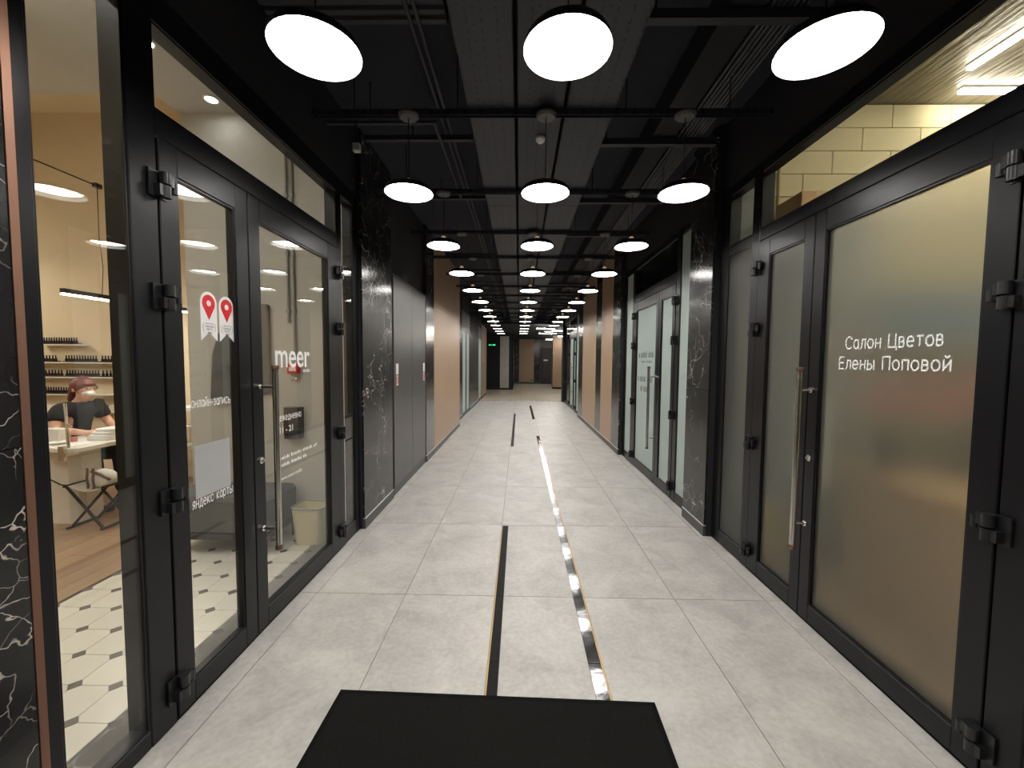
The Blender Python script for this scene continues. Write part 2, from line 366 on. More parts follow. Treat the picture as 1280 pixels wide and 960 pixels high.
# --- corridor floor: 0.6 x 1.2 m tiles over a grout bed, two inlay strips
floor = B(-1.75, 2.0, Y0, Y1, -.06, -.004).build('floor', GROUT)
tag(floor, 'corridor floor of large grey concrete-look tiles', 'floor', kind='structure')
GX, GY, J = -1.3505, 2.6545, .0022
STRIPS = [(-.1505, -.0905, -1.6, 3.83), (-.1505, -.0905, 7.48, 12.24), (.376, .4495, -1.6, 8.57), (.376, .4495, 11.09, 14.52)]
def tile(x0, x1, y0, y1):
    if x1-x0 < .01 or y1-y0 < .01: return
    B(x0+J, x1-J, y0+J, y1-J, -.012, 0).build('tile', MATS['concrete_tile'], floor)
xs = [-1.75] + [GX+.6*i for i in range(6)] + [2.0]
for j in range(-4, 12):
    ya, yb = max(Y0, GY+1.2*j), min(Y1, GY+1.2*(j+1))
    if yb-ya < .02: continue
    for i in range(len(xs)-1):
        xa, xb = xs[i], xs[i+1]
        cuts = [s for s in STRIPS if s[0] < xb-.005 and s[1] > xa+.005 and s[2] < yb and s[3] > ya]
        segs = [(xa, xb, ya, yb)]
        for s in cuts:
            new = []
            for (a, b_, c, d) in segs:
                lo, hi = max(c, s[2]), min(d, s[3])
                if c < lo: new.append((a, b_, c, lo))
                if hi < d: new.append((a, b_, hi, d))
                if lo < hi:
                    if a < s[0]-.01: new.append((a, s[0], lo, hi))
                    if b_ > s[1]+.01: new.append((s[1], b_, lo, hi))
            segs = new
        for s in segs: tile(*s)
for k, (xa, xb, ya, yb) in enumerate(STRIPS):
    right = xa > 0
    y = ya
    while y < yb-.01:
        nx = min(yb, GY + .6*math.floor((y-GY)/.6+1.0001))
        g = .0035 if right else .001
        b0, b1 = (xa, xb-.009) if right else (xa+.009, xb)
        B(b0, b1, y+g, nx-g, -.012, -.0005).build('inlay_strip', INLAY if right else mat('matt_black_inlay', (.006, .006, .006), .6, spec=.15, var=.2, vscale=30), floor)
        y = nx
    e0, e1 = (xb-.008, xb) if right else (xa, xa+.008)
    B(e0, e1, ya, yb, -.012, .0004).build('brass_edge', GOLD, floor)

# --- black slab above the corridor
ceil = B(-1.75, 2.0, Y0, 17.2, ZT, ZT+.12).build('ceiling', CEIL)
tag(ceil, 'black-painted exposed slab above the corridor services', 'ceiling', kind='structure')
wall_back = B(-1.75, 2.0, Y0-.12, Y0, 0, ZT).build('wall_back', BLK); tag(wall_back, 'black wall closing the corridor behind the viewer', 'wall', kind='structure')

# --- left and right walls
wl = thing('wall_left', (ML, 3.0, 0), 'left corridor wall clad in black marble and tan panels', 'wall', kind='structure')
wr = thing('wall_right', (MR, 3.0, 0), 'right corridor wall clad in black marble and tan panels', 'wall', kind='structure')
def clad(parent, side, face, y0, y1, z0, z1, m, nm, t=.02, g=.0015):
    return B(face, face+side*t, y0+g, y1-g, z0+g, z1-g).build(nm, m, parent)
MAR = MATS['black_marble']
def marble(parent, side, face, y0, y1, joint=1.315, base=True):
    clad(parent, side, face, y0, y1, .1, joint, MAR, 'marble_slab')
    clad(parent, side, face, y0, y1, joint, joint+1.2, MAR, 'marble_slab')
    clad(parent, side, face, y0, y1, joint+1.2, ZT, MAR, 'marble_slab')
bbl = thing('baseboard_left', (ML, 3.0, 0), 'dark baseboard with a bright metal edge along the left wall', 'baseboard', kind='structure')
bbr = thing('baseboard_right', (MR, 3.0, 0), 'dark baseboard with a bright metal edge along the right wall', 'baseboard', kind='structure')
BB = mat('dark_baseboard', (.055, .05, .047), .4, var=.3, vscale=12)
def baseb(parent, side, face, y0, y1):
    B(face-side*.006, face+side*.018, y0, y1, 0, .094).build('skirting', BB, parent)
    B(face-side*.007, face+side*.016, y0, y1, .094, .1).build('metal_edge', mat('satin_aluminium', (.75, .74, .72), .4, metal=.3), parent)
# solid wall masses
B(ML-.02, -1.75, 3.705, 4.575, 0, ZT).build('wall_segment', BLK, wl)
B(-1.56, -1.75, 4.575, 6.23, 0, ZT).build('wall_segment', BLK, wl)
B(-1.47, -1.56, 4.575, 6.23, 2.56, ZT).build('wall_segment', BLK, wl)
B(ML-.02, -1.75, 6.23, 9.76, 0, ZT).build('wall_segment', BLK, wl)
B(XL-.005, -1.60, 1.16, 3.705, 3.04, 3.7).build('bulkhead', BLK, wl)
B(ML-.02, -1.60, Y0, 1.14, 0, ZT).build('wall_segment', BLK, wl)
B(XR+.01, 1.95, -.2, 3.66, 3.04, 3.78).build('bulkhead', BLK, wr)
B(MR+.02, 1.95, Y0, -.2, 0, ZT).build('wall_segment', BLK, wr)
B(MR+.02, 1.95, 3.66, 4.145, 0, ZT).build('wall_segment', BLK, wr)
B(XR+.01, 1.95, 4.145, 6.9, 3.04, ZT).build('bulkhead', BLK, wr)
B(MR+.02, 1.95, 6.9, 11.68, 0, ZT).build('wall_segment', BLK, wr)
# cladding left
marble(wl, -1, ML, Y0, 1.135)
marble(wl, -1, ML, 3.705, 4.56)
marble(wl, -1, ML, 6.235, 6.82)
for z0, z1 in ((.1, 2.5), (2.5, ZT)): clad(wl, -1, ML, 6.82, 9.76, z0, z1, TAN, 'tan_panel')
for (a, b_) in ((Y0, 1.135), (3.705, 4.575), (6.235, 9.76)): baseb(bbl, -1, ML, a, b_)
bt = B(ML+.003, XL-.02, 1.136, 1.158, 0, ZT).build('trim_1', BRONZE); tag(bt, 'slim bronze edge strip between black marble and studio window', 'trim', kind='structure')
# cladding right
marble(wr, 1, MR, 3.662, 4.145, 1.325)
marble(wr, 1, MR, 6.9, 7.46, 1.325)
for a, b_, k in ((7.46, 8.48, 't'), (8.48, 9.06, 'm'), (9.06, 10.94, 't'), (10.94, 11.68, 'm')):
    if k == 't':
        for z0, z1 in ((.1, 2.5), (2.5, ZT)): clad(wr, 1, MR, a, b_, z0, z1, TAN, 'tan_panel')
    else: marble(wr, 1, MR, a, b_, 1.325)
for (a, b_) in ((3.662, 4.145), (6.9, 11.68)): baseb(bbr, 1, MR, a, b_)

# ------------------------------------------------------------------ storefronts
def post(par, side, face, y0, y1, z0, z1, nm='post', d=.1): return B(face, face+side*d, y0, y1, z0, z1).build(nm, FR, par, bevel=.004)
def rail(par, side, face, y0, y1, z0, z1, nm='rail', d=.09):
    return B(face+side*.002, face+side*d, y0, y1, z0, z1).build(nm, FR, par, bevel=.004)
def pane(par, side, face, y0, y1, z0, z1, m, nm='glass_pane', ins=.012):
    return B(face+side*ins, face+side*(ins+.006), y0-.006, y1+.006, z0-.006, z1+.006).build(nm, m, par)
def bead(par, side, face, y0, y1, z0, z1, w_=.012):
    """slim glazing bead around a pane, standing a little behind the frame face"""
    a, b_ = face+side*.006, face+side*.034
    mb = MB().box(a, b_, y0, y0+w_, z0, z1).box(a, b_, y1-w_, y1, z0, z1).box(a, b_, y0+w_, y1-w_, z0, z0+w_).box(a, b_, y0+w_, y1-w_, z1-w_, z1)
    return mb.build('glazing_bead', FR, par)
def hinge_mesh():
    mb = MB()
    mb.box(0, .007, -.055, .03, -.052, .052)                 # back plate  (+x = towards the corridor)
    mb.tube([(.026, 0, .004), (.026, 0, .05)], .019, 14); mb.tube([(.026, 0, -.05), (.026, 0, -.003)], .019, 14)
    mb.box(.006, .034, 0, .034, .004, .046)
    mb.box(.006, .034, -.036, 0, -.046, -.004)
    mb.tube([(.016, .05, -.016), (.016, .05, .03)], .013, 12); mb.box(.004, .02, .03, .05, -.014, .028)
    return mb
HINGE = None
def hinge(par, side, face, y, z, flip):
    """flip: +1 leaf lies on the +Y side of the hinge, -1 on the -Y side"""
    mb = hinge_mesh(); mb.v = [(face - side*x, y + flip*yy, z+zz) for x, yy, zz in mb.v]
    return mb.build('hinge', PLAST, par, smooth=True)
def pull(par, side, face, y, d, z0, z1, st):
    x = face - side*d
    bar = MB().tube([(x, y, z0), (x, y, z1)], .0165, 18).build('pull_handle', STEEL, par, smooth=True); tag(bar, 'long brushed steel pull handle')
    for z, s in ((z0, -1), (z1, 1)):
        MB().tube([(x, y, z-s*.005), (x, y, z+s*.012), (x, y, z+s*.022)], [.0175, .021, .019], 18).build('end_cap', mat('cap_brown', (.24, .16, .115), .35, metal=.8), bar, smooth=True)
    for z in st:
        MB().tube([(x, y, z), (face-side*.012, y, z)], .0095, 14).tube([(face-side*.014, y, z), (face+side*.002, y, z)], .017, 14).build('standoff', CHROME, bar, smooth=True)
def lock(par, side, face, y, z):
    MB().tube([(face+side*.004, y, z), (face-side*.008, y, z)], .019, 16).build('lock_rosette', CHROME, par, smooth=True)
    MB().tube([(face, y, z), (face-side*.02, y, z)], .009, 10).build('lock_cylinder', STEEL, par, smooth=True)
def leaf(name, side, face, y0, y1, gy0, gy1, m, label, hinge_side, handle=None, lk=None, z0=.016, z1=2.462, gz0=.122, gz1=2.342):
    """a framed glass door leaf; hinge_side = y of the hinge edge"""
    d = thing(name, (face, (y0+y1)/2, z0), label, 'door', kind='structure'); f = face - side*.004; D = .052
    for a, b_ in ((y0, gy0), (gy1, y1)): B(f, f+side*D, a, b_, z0, z1).build('stile', FR, d, bevel=.003)
    B(f, f+side*D, gy0, gy1, z0, gz0).build('bottom_rail', FR, d, bevel=.003)
    B(f, f+side*D, gy0, gy1, gz1, z1).build('top_rail', FR, d, bevel=.003)
    bead(d, side, f, gy0, gy1, gz0, gz1, .008)
    p = pane(d, side, f, gy0, gy1, gz0, gz1, m, ins=.02)
    fl = 1 if hinge_side == y0 else -1
    for z in (2.27, 1.822, .978, .16): hinge(d, side, f, hinge_side, z, fl)
    if handle: pull(d, side, f, *handle)
    if lk: lock(d, side, f, *lk)
    return d, p
CG, FL_, FP_ = MATS['clear_glass'], MATS['frosted_lit'], MATS['frosted_pale']
# --- nail studio (left)
w1 = thing('window_1', (XL, 2.4, 0), 'black-framed glass shopfront of the nail studio with narrow sidelights and transom', 'window', kind='structure')
post(w1, -1, XL, 1.16, 1.233, 0, 3.04)
post(w1, -1, XL, 1.54, 1.6615, 0, 3.04)
post(w1, -1, XL, 3.2945, 3.377, 0, 3.04)
post(w1, -1, XL, 3.617, 3.704, 0, 3.04)
rail(w1, -1, XL, 1.233, 1.54, 0, .075, 'sill'); rail(w1, -1, XL, 1.233, 1.54, 2.915, 3.04, 'head')
rail(w1, -1, XL, 1.6615, 3.2945, 2.468, 2.572, 'transom_bar'); rail(w1, -1, XL, 1.6615, 3.2945, 2.91, 3.04, 'head')
rail(w1, -1, XL, 3.377, 3.617, 0, .12, 'sill'); rail(w1, -1, XL, 3.377, 3.617, 2.915, 3.04, 'head')
B(XL-.005, XL-.09, 1.6615, 3.2945, 0, .012).build('threshold', RUB, w1)
for (a, b_, c, d) in ((1.233, 1.54, .075, 2.915), (1.6615, 3.2945, 2.572, 2.91), (3.377, 3.617, .12, 2.915)):
    pane(w1, -1, XL, a, b_, c, d, CG); bead(w1, -1, XL, a, b_, c, d, .008)
d1, p1 = leaf('door_1', -1, XL, 1.6665, 2.2025, 1.757, 2.108, CG, 'narrow glass door leaf of the nail studio with map-pin stickers', 1.6665)
d2, p2 = leaf('door_2', -1, XL, 2.2095, 3.2905, 2.303, 3.124, CG, 'wide glass door leaf with white studio lettering and long steel handle', 3.2905,
              (2.258, .098, .512, 1.518, (1.42, .61)), (2.262, 1.0))
# --- flower shop (right)
w2 = thing('window_2', (XR, 2.3, 0), 'black-framed frosted shopfront of the flower salon with clear transom', 'window', kind='structure')
post(w2, 1, XR, -.2, -.1, 0, 3.04); post(w2, 1, XR, 1.375, 1.4935, 0, 3.04)
post(w2, 1, XR, 3.0825, 3.178, 0, 3.04); post(w2, 1, XR, 3.53, 3.66, 0, 3.04)
rail(w2, 1, XR, -.1, 1.375, 0, .09, 'sill'); rail(w2, 1, XR, -.1, 1.375, 2.95, 3.04, 'head')
rail(w2, 1, XR, 1.4935, 3.0825, 2.468, 2.553, 'transom_bar'); rail(w2, 1, XR, 1.4935, 3.0825, 2.96, 3.04, 'head')
rail(w2, 1, XR, 3.178, 3.53, 0, .115, 'sill'); rail(w2, 1, XR, 3.178, 3.53, 2.96, 3.04, 'head'); rail(w2, 1, XR, 3.178, 3.53, 2.47, 2.545, 'transom_bar')
B(XR+.005, XR+.09, 1.4935, 3.0825, 0, .012).build('threshold', RUB, w2)
for (a, b_, c, d, m) in ((-.1, 1.375, .09, 2.95, FL_), (1.4935, 3.0825, 2.553, 2.96, CG), (3.178, 3.53, .115, 2.47, FL_), (3.178, 3.53, 2.545, 2.96, CG)):
    pane(w2, 1, XR, a, b_, c, d, m); bead(w2, 1, XR, a, b_, c, d, .008)
d3, p3 = leaf('door_3', 1, XR, 1.4985, 2.4985, 1.593, 2.415, FL_, 'wide frosted glass door leaf with white flower salon lettering', 1.4985,
              (2.457, .08, .47, 1.53, (1.416, .607)), (2.457, 1.007))
d4, p4 = leaf('door_4', 1, XR, 2.5045, 3.0785, 2.59, 2.945, FL_, 'narrow frosted glass door leaf with no lettering beside flower salon door', 3.0785)
# --- second shopfront on the right
w3 = thing('window_3', (XR, 5.5, 0), 'black-framed pale frosted shopfront between two marble panels', 'window', kind='structure')
for a, b_ in ((4.146, 4.25), (4.55, 4.6555), (6.2945, 6.42), (6.78, 6.899)): post(w3, 1, XR, a, b_, 0, 3.04)
for a, b_ in ((4.25, 4.55), (6.42, 6.78)):
    rail(w3, 1, XR, a, b_, 0, .115, 'sill'); rail(w3, 1, XR, a, b_, 2.96, 3.04, 'head'); pane(w3, 1, XR, a, b_, .115, 2.96, FP_); bead(w3, 1, XR, a, b_, .115, 2.96, .008)
rail(w3, 1, XR, 4.6555, 6.2945, 2.468, 2.59, 'transom_bar'); rail(w3, 1, XR, 4.6555, 6.2945, 2.96, 3.04, 'head')
pane(w3, 1, XR, 4.6555, 6.2945, 2.59, 2.96, MATS['dark_glass'])
d5, p5 = leaf('door_5', 1, XR, 4.6605, 5.2075, 4.75, 5.118, FP_, 'narrow pale frosted door leaf without lettering on second right shopfront', 4.6605)
d6, p6 = leaf('door_6', 1, XR, 5.2145, 6.2895, 5.305, 6.175, FP_, 'wide pale frosted door leaf with small dark print and steel pull', 6.2895,
              (5.262, .09, .48, 1.5, (1.39, .6)))
# --- third shopfront on the right, far down
w4 = thing('window_4', (XR, 14, 0), 'pale frosted shopfront far down the right side beside the lobby', 'window', kind='structure')
for a, b_ in ((11.68, 11.78), (12.55, 12.68), (14.25, 14.38), (15.1, 15.2), (15.85, 15.95)): post(w4, 1, XR, a, b_, 0, 3.04)
for a, b_, m in ((11.78, 12.55, FP_), (14.38, 15.1, CG), (15.2, 15.85, CG)):
    rail(w4, 1, XR, a, b_, 0, .1, 'sill'); rail(w4, 1, XR, a, b_, 2.96, 3.04, 'head'); pane(w4, 1, XR, a, b_, .1, 2.96, m)
    if m is CG: rail(w4, 1, XR, a, b_, .78, .86, 'mid_rail')
rail(w4, 1, XR, 12.68, 14.25, 2.468, 2.59, 'transom_bar'); rail(w4, 1, XR, 12.68, 14.25, 2.96, 3.04, 'head'); pane(w4, 1, XR, 12.68, 14.25, 2.59, 2.96, MATS['dark_glass'])
leaf('door_7', 1, XR, 12.685, 13.23, 12.77, 13.14, FP_, 'narrow pale frosted door leaf of the far right shopfront', 12.685)
leaf('door_8', 1, XR, 13.237, 14.245, 13.33, 14.15, FP_, 'wide pale frosted door leaf of the far right shopfront', 14.245, (13.285, .09, .48, 1.5, (1.39, .6)))
B(XR+.01, 1.95, 11.68, 15.95, 3.04, ZT).build('bulkhead', BLK, wr)
B(MR, 1.95, 15.95, 16.3, 0, ZT).build('wall_segment', BLK, wr)
# --- grey metal service doors on the left
for k, (a, b_) in enumerate(((4.65, 5.452), (5.458, 6.225))):
    d = thing('door_%d' % (9+k), (-1.44, (a+b_)/2, 0), ('grey metal service door beside the black marble slab', 'grey metal service door beside the narrow marble strip')[k], 'door', kind='structure')
    B(-1.432, -1.475, a, b_, .1, 2.535).build('leaf_panel', GREYD, d, bevel=.003)
    ya = a+.075 if k == 0 else b_-.16
    B(-1.4325, -1.429, ya, ya+.085, 1.41, 1.535).build('notice', mat('white_paper', (.8, .79, .76), .6), d)
    nb = B(-1.4325, -1.429, ya, ya+.085, 1.275, 1.4).build('notice', mat('pink_paper', (.55, .25, .22), .6), d)
    B(-1.4292, -1.4285, ya+.006, ya+.079, 1.285, 1.296).build('print_band', MATS['white_paper'], nb); B(-1.4292, -1.4285, ya+.006, ya+.079, 1.384, 1.394).build('print_band', MATS['white_paper'], nb)
B(-1.436, -1.56, 4.645, 6.228, 0, .1).build('skirting', BB, bbl)
B(-1.436, -1.475, 4.645, 6.228, 2.54, 2.56).build('door_head', GREYD, wl)
# --- far left: recessed shopfront, dark panels, door, tan pier
XF = -1.565
B(XF-.02, -1.9, 9.76, 11.2, 0, ZT).build('wall_segment', BLK, wl); B(XF-.02, -1.9, 12.9, 15.65, 0, ZT).build('wall_segment', BLK, wl)
B(XF-.02, -1.9, 11.2, 12.9, 2.98, ZT).build('wall_segment', BLK, wl)
marble(wl, -1, XF, 9.765, 11.2); marble(wl, -1, XF, 12.9, 15.65); baseb(bbl, -1, XF, 9.765, 11.2); baseb(bbl, -1, XF, 12.9, 15.65)
w5 = thing('window_5', (XF, 12, 0), 'black-framed bright white panelled shopfront recessed far down the left side', 'window', kind='structure')
for a, b_ in ((11.2, 11.3), (12.0, 12.15), (12.8, 12.9)): post(w5, -1, XF, a, b_, 0, 2.98)
for a, b_ in ((11.3, 12.0), (12.15, 12.8)):
    rail(w5, -1, XF, a, b_, 0, .1, 'sill'); rail(w5, -1, XF, a, b_, 2.4, 2.98, 'head'); pane(w5, -1, XF, a, b_, .1, 2.4, FP_)
w6 = thing('window_6', (XF, 16.4, 0), 'narrow pale glazed door frame at the corridor end on the left', 'window', kind='structure')
for a, b_ in ((15.65, 15.75), (17.0, 17.1)): post(w6, -1, XF, a, b_, 0, 2.9)
rail(w6, -1, XF, 15.75, 17.0, 2.45, 2.9, 'head'); rail(w6, -1, XF, 15.75, 17.0, 0, .1, 'sill'); pane(w6, -1, XF, 15.75, 17.0, .1, 2.45, FP_)
MB().tube([(XF+.08, 16.8, .5), (XF+.08, 16.8, 1.5)], .016, 10).build('pull_handle', STEEL, w6, smooth=True)
B(XF-.02, -1.9, 15.65, 17.1, 2.9, ZT).build('wall_segment', BLK, wl)
B(XF-.02, -1.9, 17.1, 19.5, 0, ZT).build('wall_segment', BLK, wl); clad(wl, -1, XF, 17.1, 19.5, .1, 3.1, TAN, 'tan_panel'); baseb(bbl, -1, XF, 17.1, 19.5)

# ------------------------------------------------------------------ lobby at the end
LOB = mat('beige_stone', (.40, .33, .25), .3, col2=(.62, .56, .46), vscale=5, stretch=(.7, 2.5, 1), rnd=.08)
lf = B(-3.5, 6.0, Y1+.09, 29.2, -.06, -.004).build('floor', GROUT); tag(lf, 'beige streaked stone floor of the lobby beyond the corridor', 'floor', kind='structure')
for i in range(16):
    for j in range(11):
        x0, y0 = -3.5+.6*i, Y1+.09+1.18*j
        B(x0+J, min(6, x0+.6)-J, y0+J, min(29.2, y0+1.18)-J, -.012, 0).build('tile', LOB, lf)
ts = B(-1.75, 2.0, Y1, Y1+.09, -.06, -.013).build('trim_2', LGROUT); tag(ts, 'dashed black and beige inlay line between corridor tiles and lobby floor', 'trim', kind='structure')
for i in range(-8, 9):
    B(i*.22, i*.22+.16, Y1+.002, Y1+.088, -.013, 0).build('inlay_strip', INLAY, ts)
    B(i*.22+.163, i*.22+.217, Y1+.002, Y1+.088, -.013, 0).build('inlay_strip', MATS['concrete_tile'], ts)
lc = B(-3.5, 6.0, 17.2, 29.3, 3.14, 3.3).build('ceiling', CEIL); tag(lc, 'black ceiling over the lobby', 'ceiling', kind='structure')
B(-3.5, 6, 17.15, 17.2, 3.14, ZT+.12).build('drop_face', CEIL, lc)
wa = thing('wall_lobby', (.9, 29.0, 0), 'far lobby wall with tan panel, dark marble and panelled door', 'wall', kind='structure')
B(-3.5, 6, 29.0, 29.2, 0, 3.3).build('wall_segment', BLK, wa)
B(0, 1.04, 28.97, 29.0, .12, 3.14).build('tan_panel', TAN, wa)
for z0, z1 in ((.12, 1.6), (1.6, 3.14)):
    B(1.045, 1.455, 28.97, 29.0, z0, z1).build('marble_slab', MAR, wa); B(-.35, -.005, 28.97, 29.0, z0, z1).build('marble_slab', MAR, wa)
B(-.35, 1.46, 28.96, 29.0, 0, .12).build('skirting', BB, wa); B(.82, .95, 28.95, 28.97, .22, .3).build('socket_box', PLAST, wa)
dd = thing('door_11', (1.95, 28.9, 0), 'dark panelled entrance door with long handle at the lobby end', 'door', kind='structure')
B(1.46, 2.9, 28.92, 29.0, 0, 2.55).build('leaf_panel', mat('charcoal_door', (.03, .03, .032), .5), dd)
for a, b_ in ((1.62, 2.05), (2.15, 2.6)): B(a, b_, 28.895, 28.92, .3, 2.4).build('raised_panel', MATS['charcoal_door'], dd, bevel=.02)
MB().tube([(1.68, 28.82, .75), (1.68, 28.82, 1.6)], .025, 10).build('pull_handle', STEEL, dd, smooth=True)
B(1.72, 2.02, 28.885, 28.9, 1.63, 1.72).build('door_plate', VINYL, dd)
B(1.46, 2.9, 28.95, 29.0, 2.55, 3.1).build('door_transom', mat('grey_board', (.2, .2, .2), .6), dd)
wb = thing('wall_recess', (-1.2, 22.7, 0), 'dark lobby wall with a white mosaic strip and green exit sign', 'wall', kind='structure')
B(-3.5, -.35, 22.65, 29.0, 0, 3.14).build('wall_segment', BLK, wb)
B(-1.06, -.57, 22.6, 22.66, .1, 2.95).build('mosaic_strip', mat('white_mosaic', (.5, .5, .44), .4, var=.5, vscale=26), wb)
B(-2.6, -.35, 22.62, 22.66, 0, .1).build('skirting', PLAST, wb)
B(-.37, -.33, 22.65, 23.0, 0, 3.14).build('door_jamb', FR, wb); MB().tube([(-.3, 23.3, .85), (-.3, 23.3, 1.7)], .03, 10).build('pull_handle', STEEL, wb, smooth=True)
es = thing('exit_sign', (-1.5, 22.6, 2.43), 'small glowing green exit sign on the dark lobby wall', 'sign')
B(-1.72, -1.3, 22.59, 22.65, 2.41, 2.53).build('housing', mat('sign_green', (.01, .12, .05), .4), es)
MB().prism([(-1.7, 2.47), (-1.63, 2.43), (-1.63, 2.455), (-1.5, 2.455), (-1.5, 2.485), (-1.63, 2.485), (-1.63, 2.51)], 22.58, 22.59, 'y').build('arrow', MATS['exit_green'], es)
B(-1.46, -1.33, 22.58, 22.59, 2.44, 2.5).build('running_figure_panel', MATS['exit_green'], es)
wp = thing('wall_pier', (2.2, 23.7, 0), 'tan clad pier standing at the right of the lobby', 'wall', kind='structure')
B(1.97, 2.5, 23.7, 24.3, 0, 3.14).build('pier_core', BLK, wp); B(1.96, 2.51, 23.68, 23.7, .1, 3.1).build('tan_panel', TAN, wp); B(1.94, 1.97, 23.69, 24.3, .1, 3.1).build('tan_panel', TAN, wp); B(1.955, 2.515, 23.675, 23.7, 0, .1).build('skirting', PLAST, wp)
wc = B(5.9, 6.0, 16.3, 29, 0, 3.3).build('wall_lobby_right', BLK); tag(wc, 'dark wall closing the lobby on the right', 'wall', kind='structure')
wd = B(1.95, 6.0, 16.25, 16.35, 0, 3.62).build('wall_lobby_near', BLK); tag(wd, 'dark return wall where the right corridor side ends', 'wall', kind='structure')
wdl = B(-3.5, -1.9, 19.4, 19.5, 0, 3.3).build('wall_lobby_left', BLK); tag(wdl, 'dark return wall where the left tan pier ends', 'wall', kind='structure')

# ================================================================== SHOP SHELLS
# --- nail studio
YB = 5.3; ZC = 3.7
sf = B(-8.0, XL-.09, .6, YB, -.06, -.006).build('floor', mat('dark_grout', (.1, .085, .07), .9)); tag(sf, 'studio floor of cream octagon tiles and oak planks', 'floor', kind='structure')
PX, PY = -1.724, 1.645
octp = [( .1-.034, -.1+.0015), (.1-.0015, -.1+.034), (.1-.0015, .1-.034), (.1-.034, .1-.0015), (-.1+.034, .1-.0015), (-.1+.0015, .1-.034), (-.1+.0015, -.1+.034), (-.1+.034, -.1+.0015)]
om = MB().prism(octp, -.008, 0); oo = om.build('tile', OCT); ome = oo.data; ome.transform(Matrix.Translation((0, 0, 0))); bpy.data.objects.remove(oo)
dotp = [(.032, 0), (0, .032), (-.032, 0), (0, -.032)]
dm = MB().prism(dotp, -.008, 0); do = dm.build('dot_tile', DOT); dme = do.data; bpy.data.objects.remove(do)
for i in range(-7, 2):
    for j in range(-3, 11):
        cx, cyy = PX-.1+.2*i, PY+.1+.2*j
        if cx+.1 > XL-.088 and cx-.1 > XL-.088 or cyy > 3.6 or cx < -2.95: continue
        place_mesh('tile', ome, (cx, cyy, -.008), sf)
        if cyy+.1 < 3.62 and cx-.1 > -2.95: place_mesh('dot_tile', dme, (cx-.1, cyy+.1, -.008), sf)
for i in range(33):
    y = .6+(i*.37 % 1.1)-1.1
    while y < YB:
        a, b_ = max(.6, y), min(YB, y+1.2)
        if b_-a > .05: B(-2.955-.15*(i+1)+.001, -2.955-.15*i-.001, a+.001, b_-.001, -.007, .0005).build('plank', WOOD, sf)
        y += 1.2
wn = thing('wall_studio', (-2.3, 3.65, 0), 'pale grey partition wall inside the nail studio with a step to the cream back wall', 'wall', kind='structure')
B(-2.965, XL-.1, 3.62, 3.70, 0, ZC).build('wall_segment', GWALL, wn)
B(-8.0, -2.885, YB, YB+.1, 0, 4.7).build('wall_segment', WWALL, wn)
B(-2.965, -2.885, 3.70, YB, 0, 4.7).build('wall_segment', WWALL, wn)
B(-8.1, -8.0, .6, YB, 0, 4.7).build('wall_segment', WWALL, wn); B(-8.0, XL-.09, .5, .6, 0, 4.7).build('wall_segment', WWALL, wn)
sc = B(-8.0, XL-.14, .5, 3.36, ZC, ZC+.1).build('ceiling', GWALL); tag(sc, 'light grey lowered ceiling of the nail studio', 'ceiling', kind='structure')
B(-2.965, XL-.14, 3.36, 3.7, ZC, ZC+.1).build('ceiling_strip', GWALL, sc)
B(-8.0, -2.885, 3.3, 3.36, ZC+.1, 4.7).build('drop_face', WWALL, sc); B(-8.0, -2.885, 3.3, YB+.1, 4.7, 4.8).build('raised_part', WWALL, sc)
# --- flower shop
YF = 3.62
ff = B(XR+.09, 5.6, -.3, YF, -.06, 0).build('floor', mat('brown_shop_floor', (.3, .21, .13), .5, var=.2)); tag(ff, 'brown floor inside the flower shop', 'floor', kind='structure')
wf = thing('wall_flowershop', (3.4, YF, 0), 'cream painted block wall inside the flower shop', 'wall', kind='structure')
B(XR+.1, 5.6, YF+.03, YF+.05, 0, 3.9).build('mortar_bed', mat('mortar', (.55, .49, .33), .9), wf)
BW, BH = .484, .1907
for r_ in range(20):
    z0 = 3.7625-.1907*(20-r_)+.0
    z0 = 3.572-BH*19+BH*r_
    off = 2.65 if r_ % 2 == 1 else 2.65-.242
    for c in range(-2, 7):
        a, b_ = off+BW*c, off+BW*(c+1)
        a = max(a, XR+.1); b_ = min(b_, 5.6)
        if b_-a > .03 and z0 > -.1: B(a+.0025, b_-.0025, YF, YF+.035, max(0, z0)+.0025, z0+BH-.0025).build('brick', YBLK, wf, bevel=.003)
B(XR+.1, 2.14, YF-.02, YF, 0, 3.76).build('grey_pilaster', DUSK, wf)
B(5.6, 5.7, -.3, YF, 0, 3.9).build('wall_segment', YBLK, wf); B(XR+.1, 5.6, -.4, -.3, 0, 3.9).build('wall_segment', DUSK, wf)
fc = B(XR+.2, 5.6, -.3, YF+.05, 3.765, 3.86).build('ceiling', mat('foil_ceiling', (.2, .18, .145), .45, metal=.2, var=.7, vscale=14, stretch=(1, .12, 1), bump=1.0, bscale=30)); tag(fc, 'crinkled grey-beige ceiling inside the flower shop', 'ceiling', kind='structure')
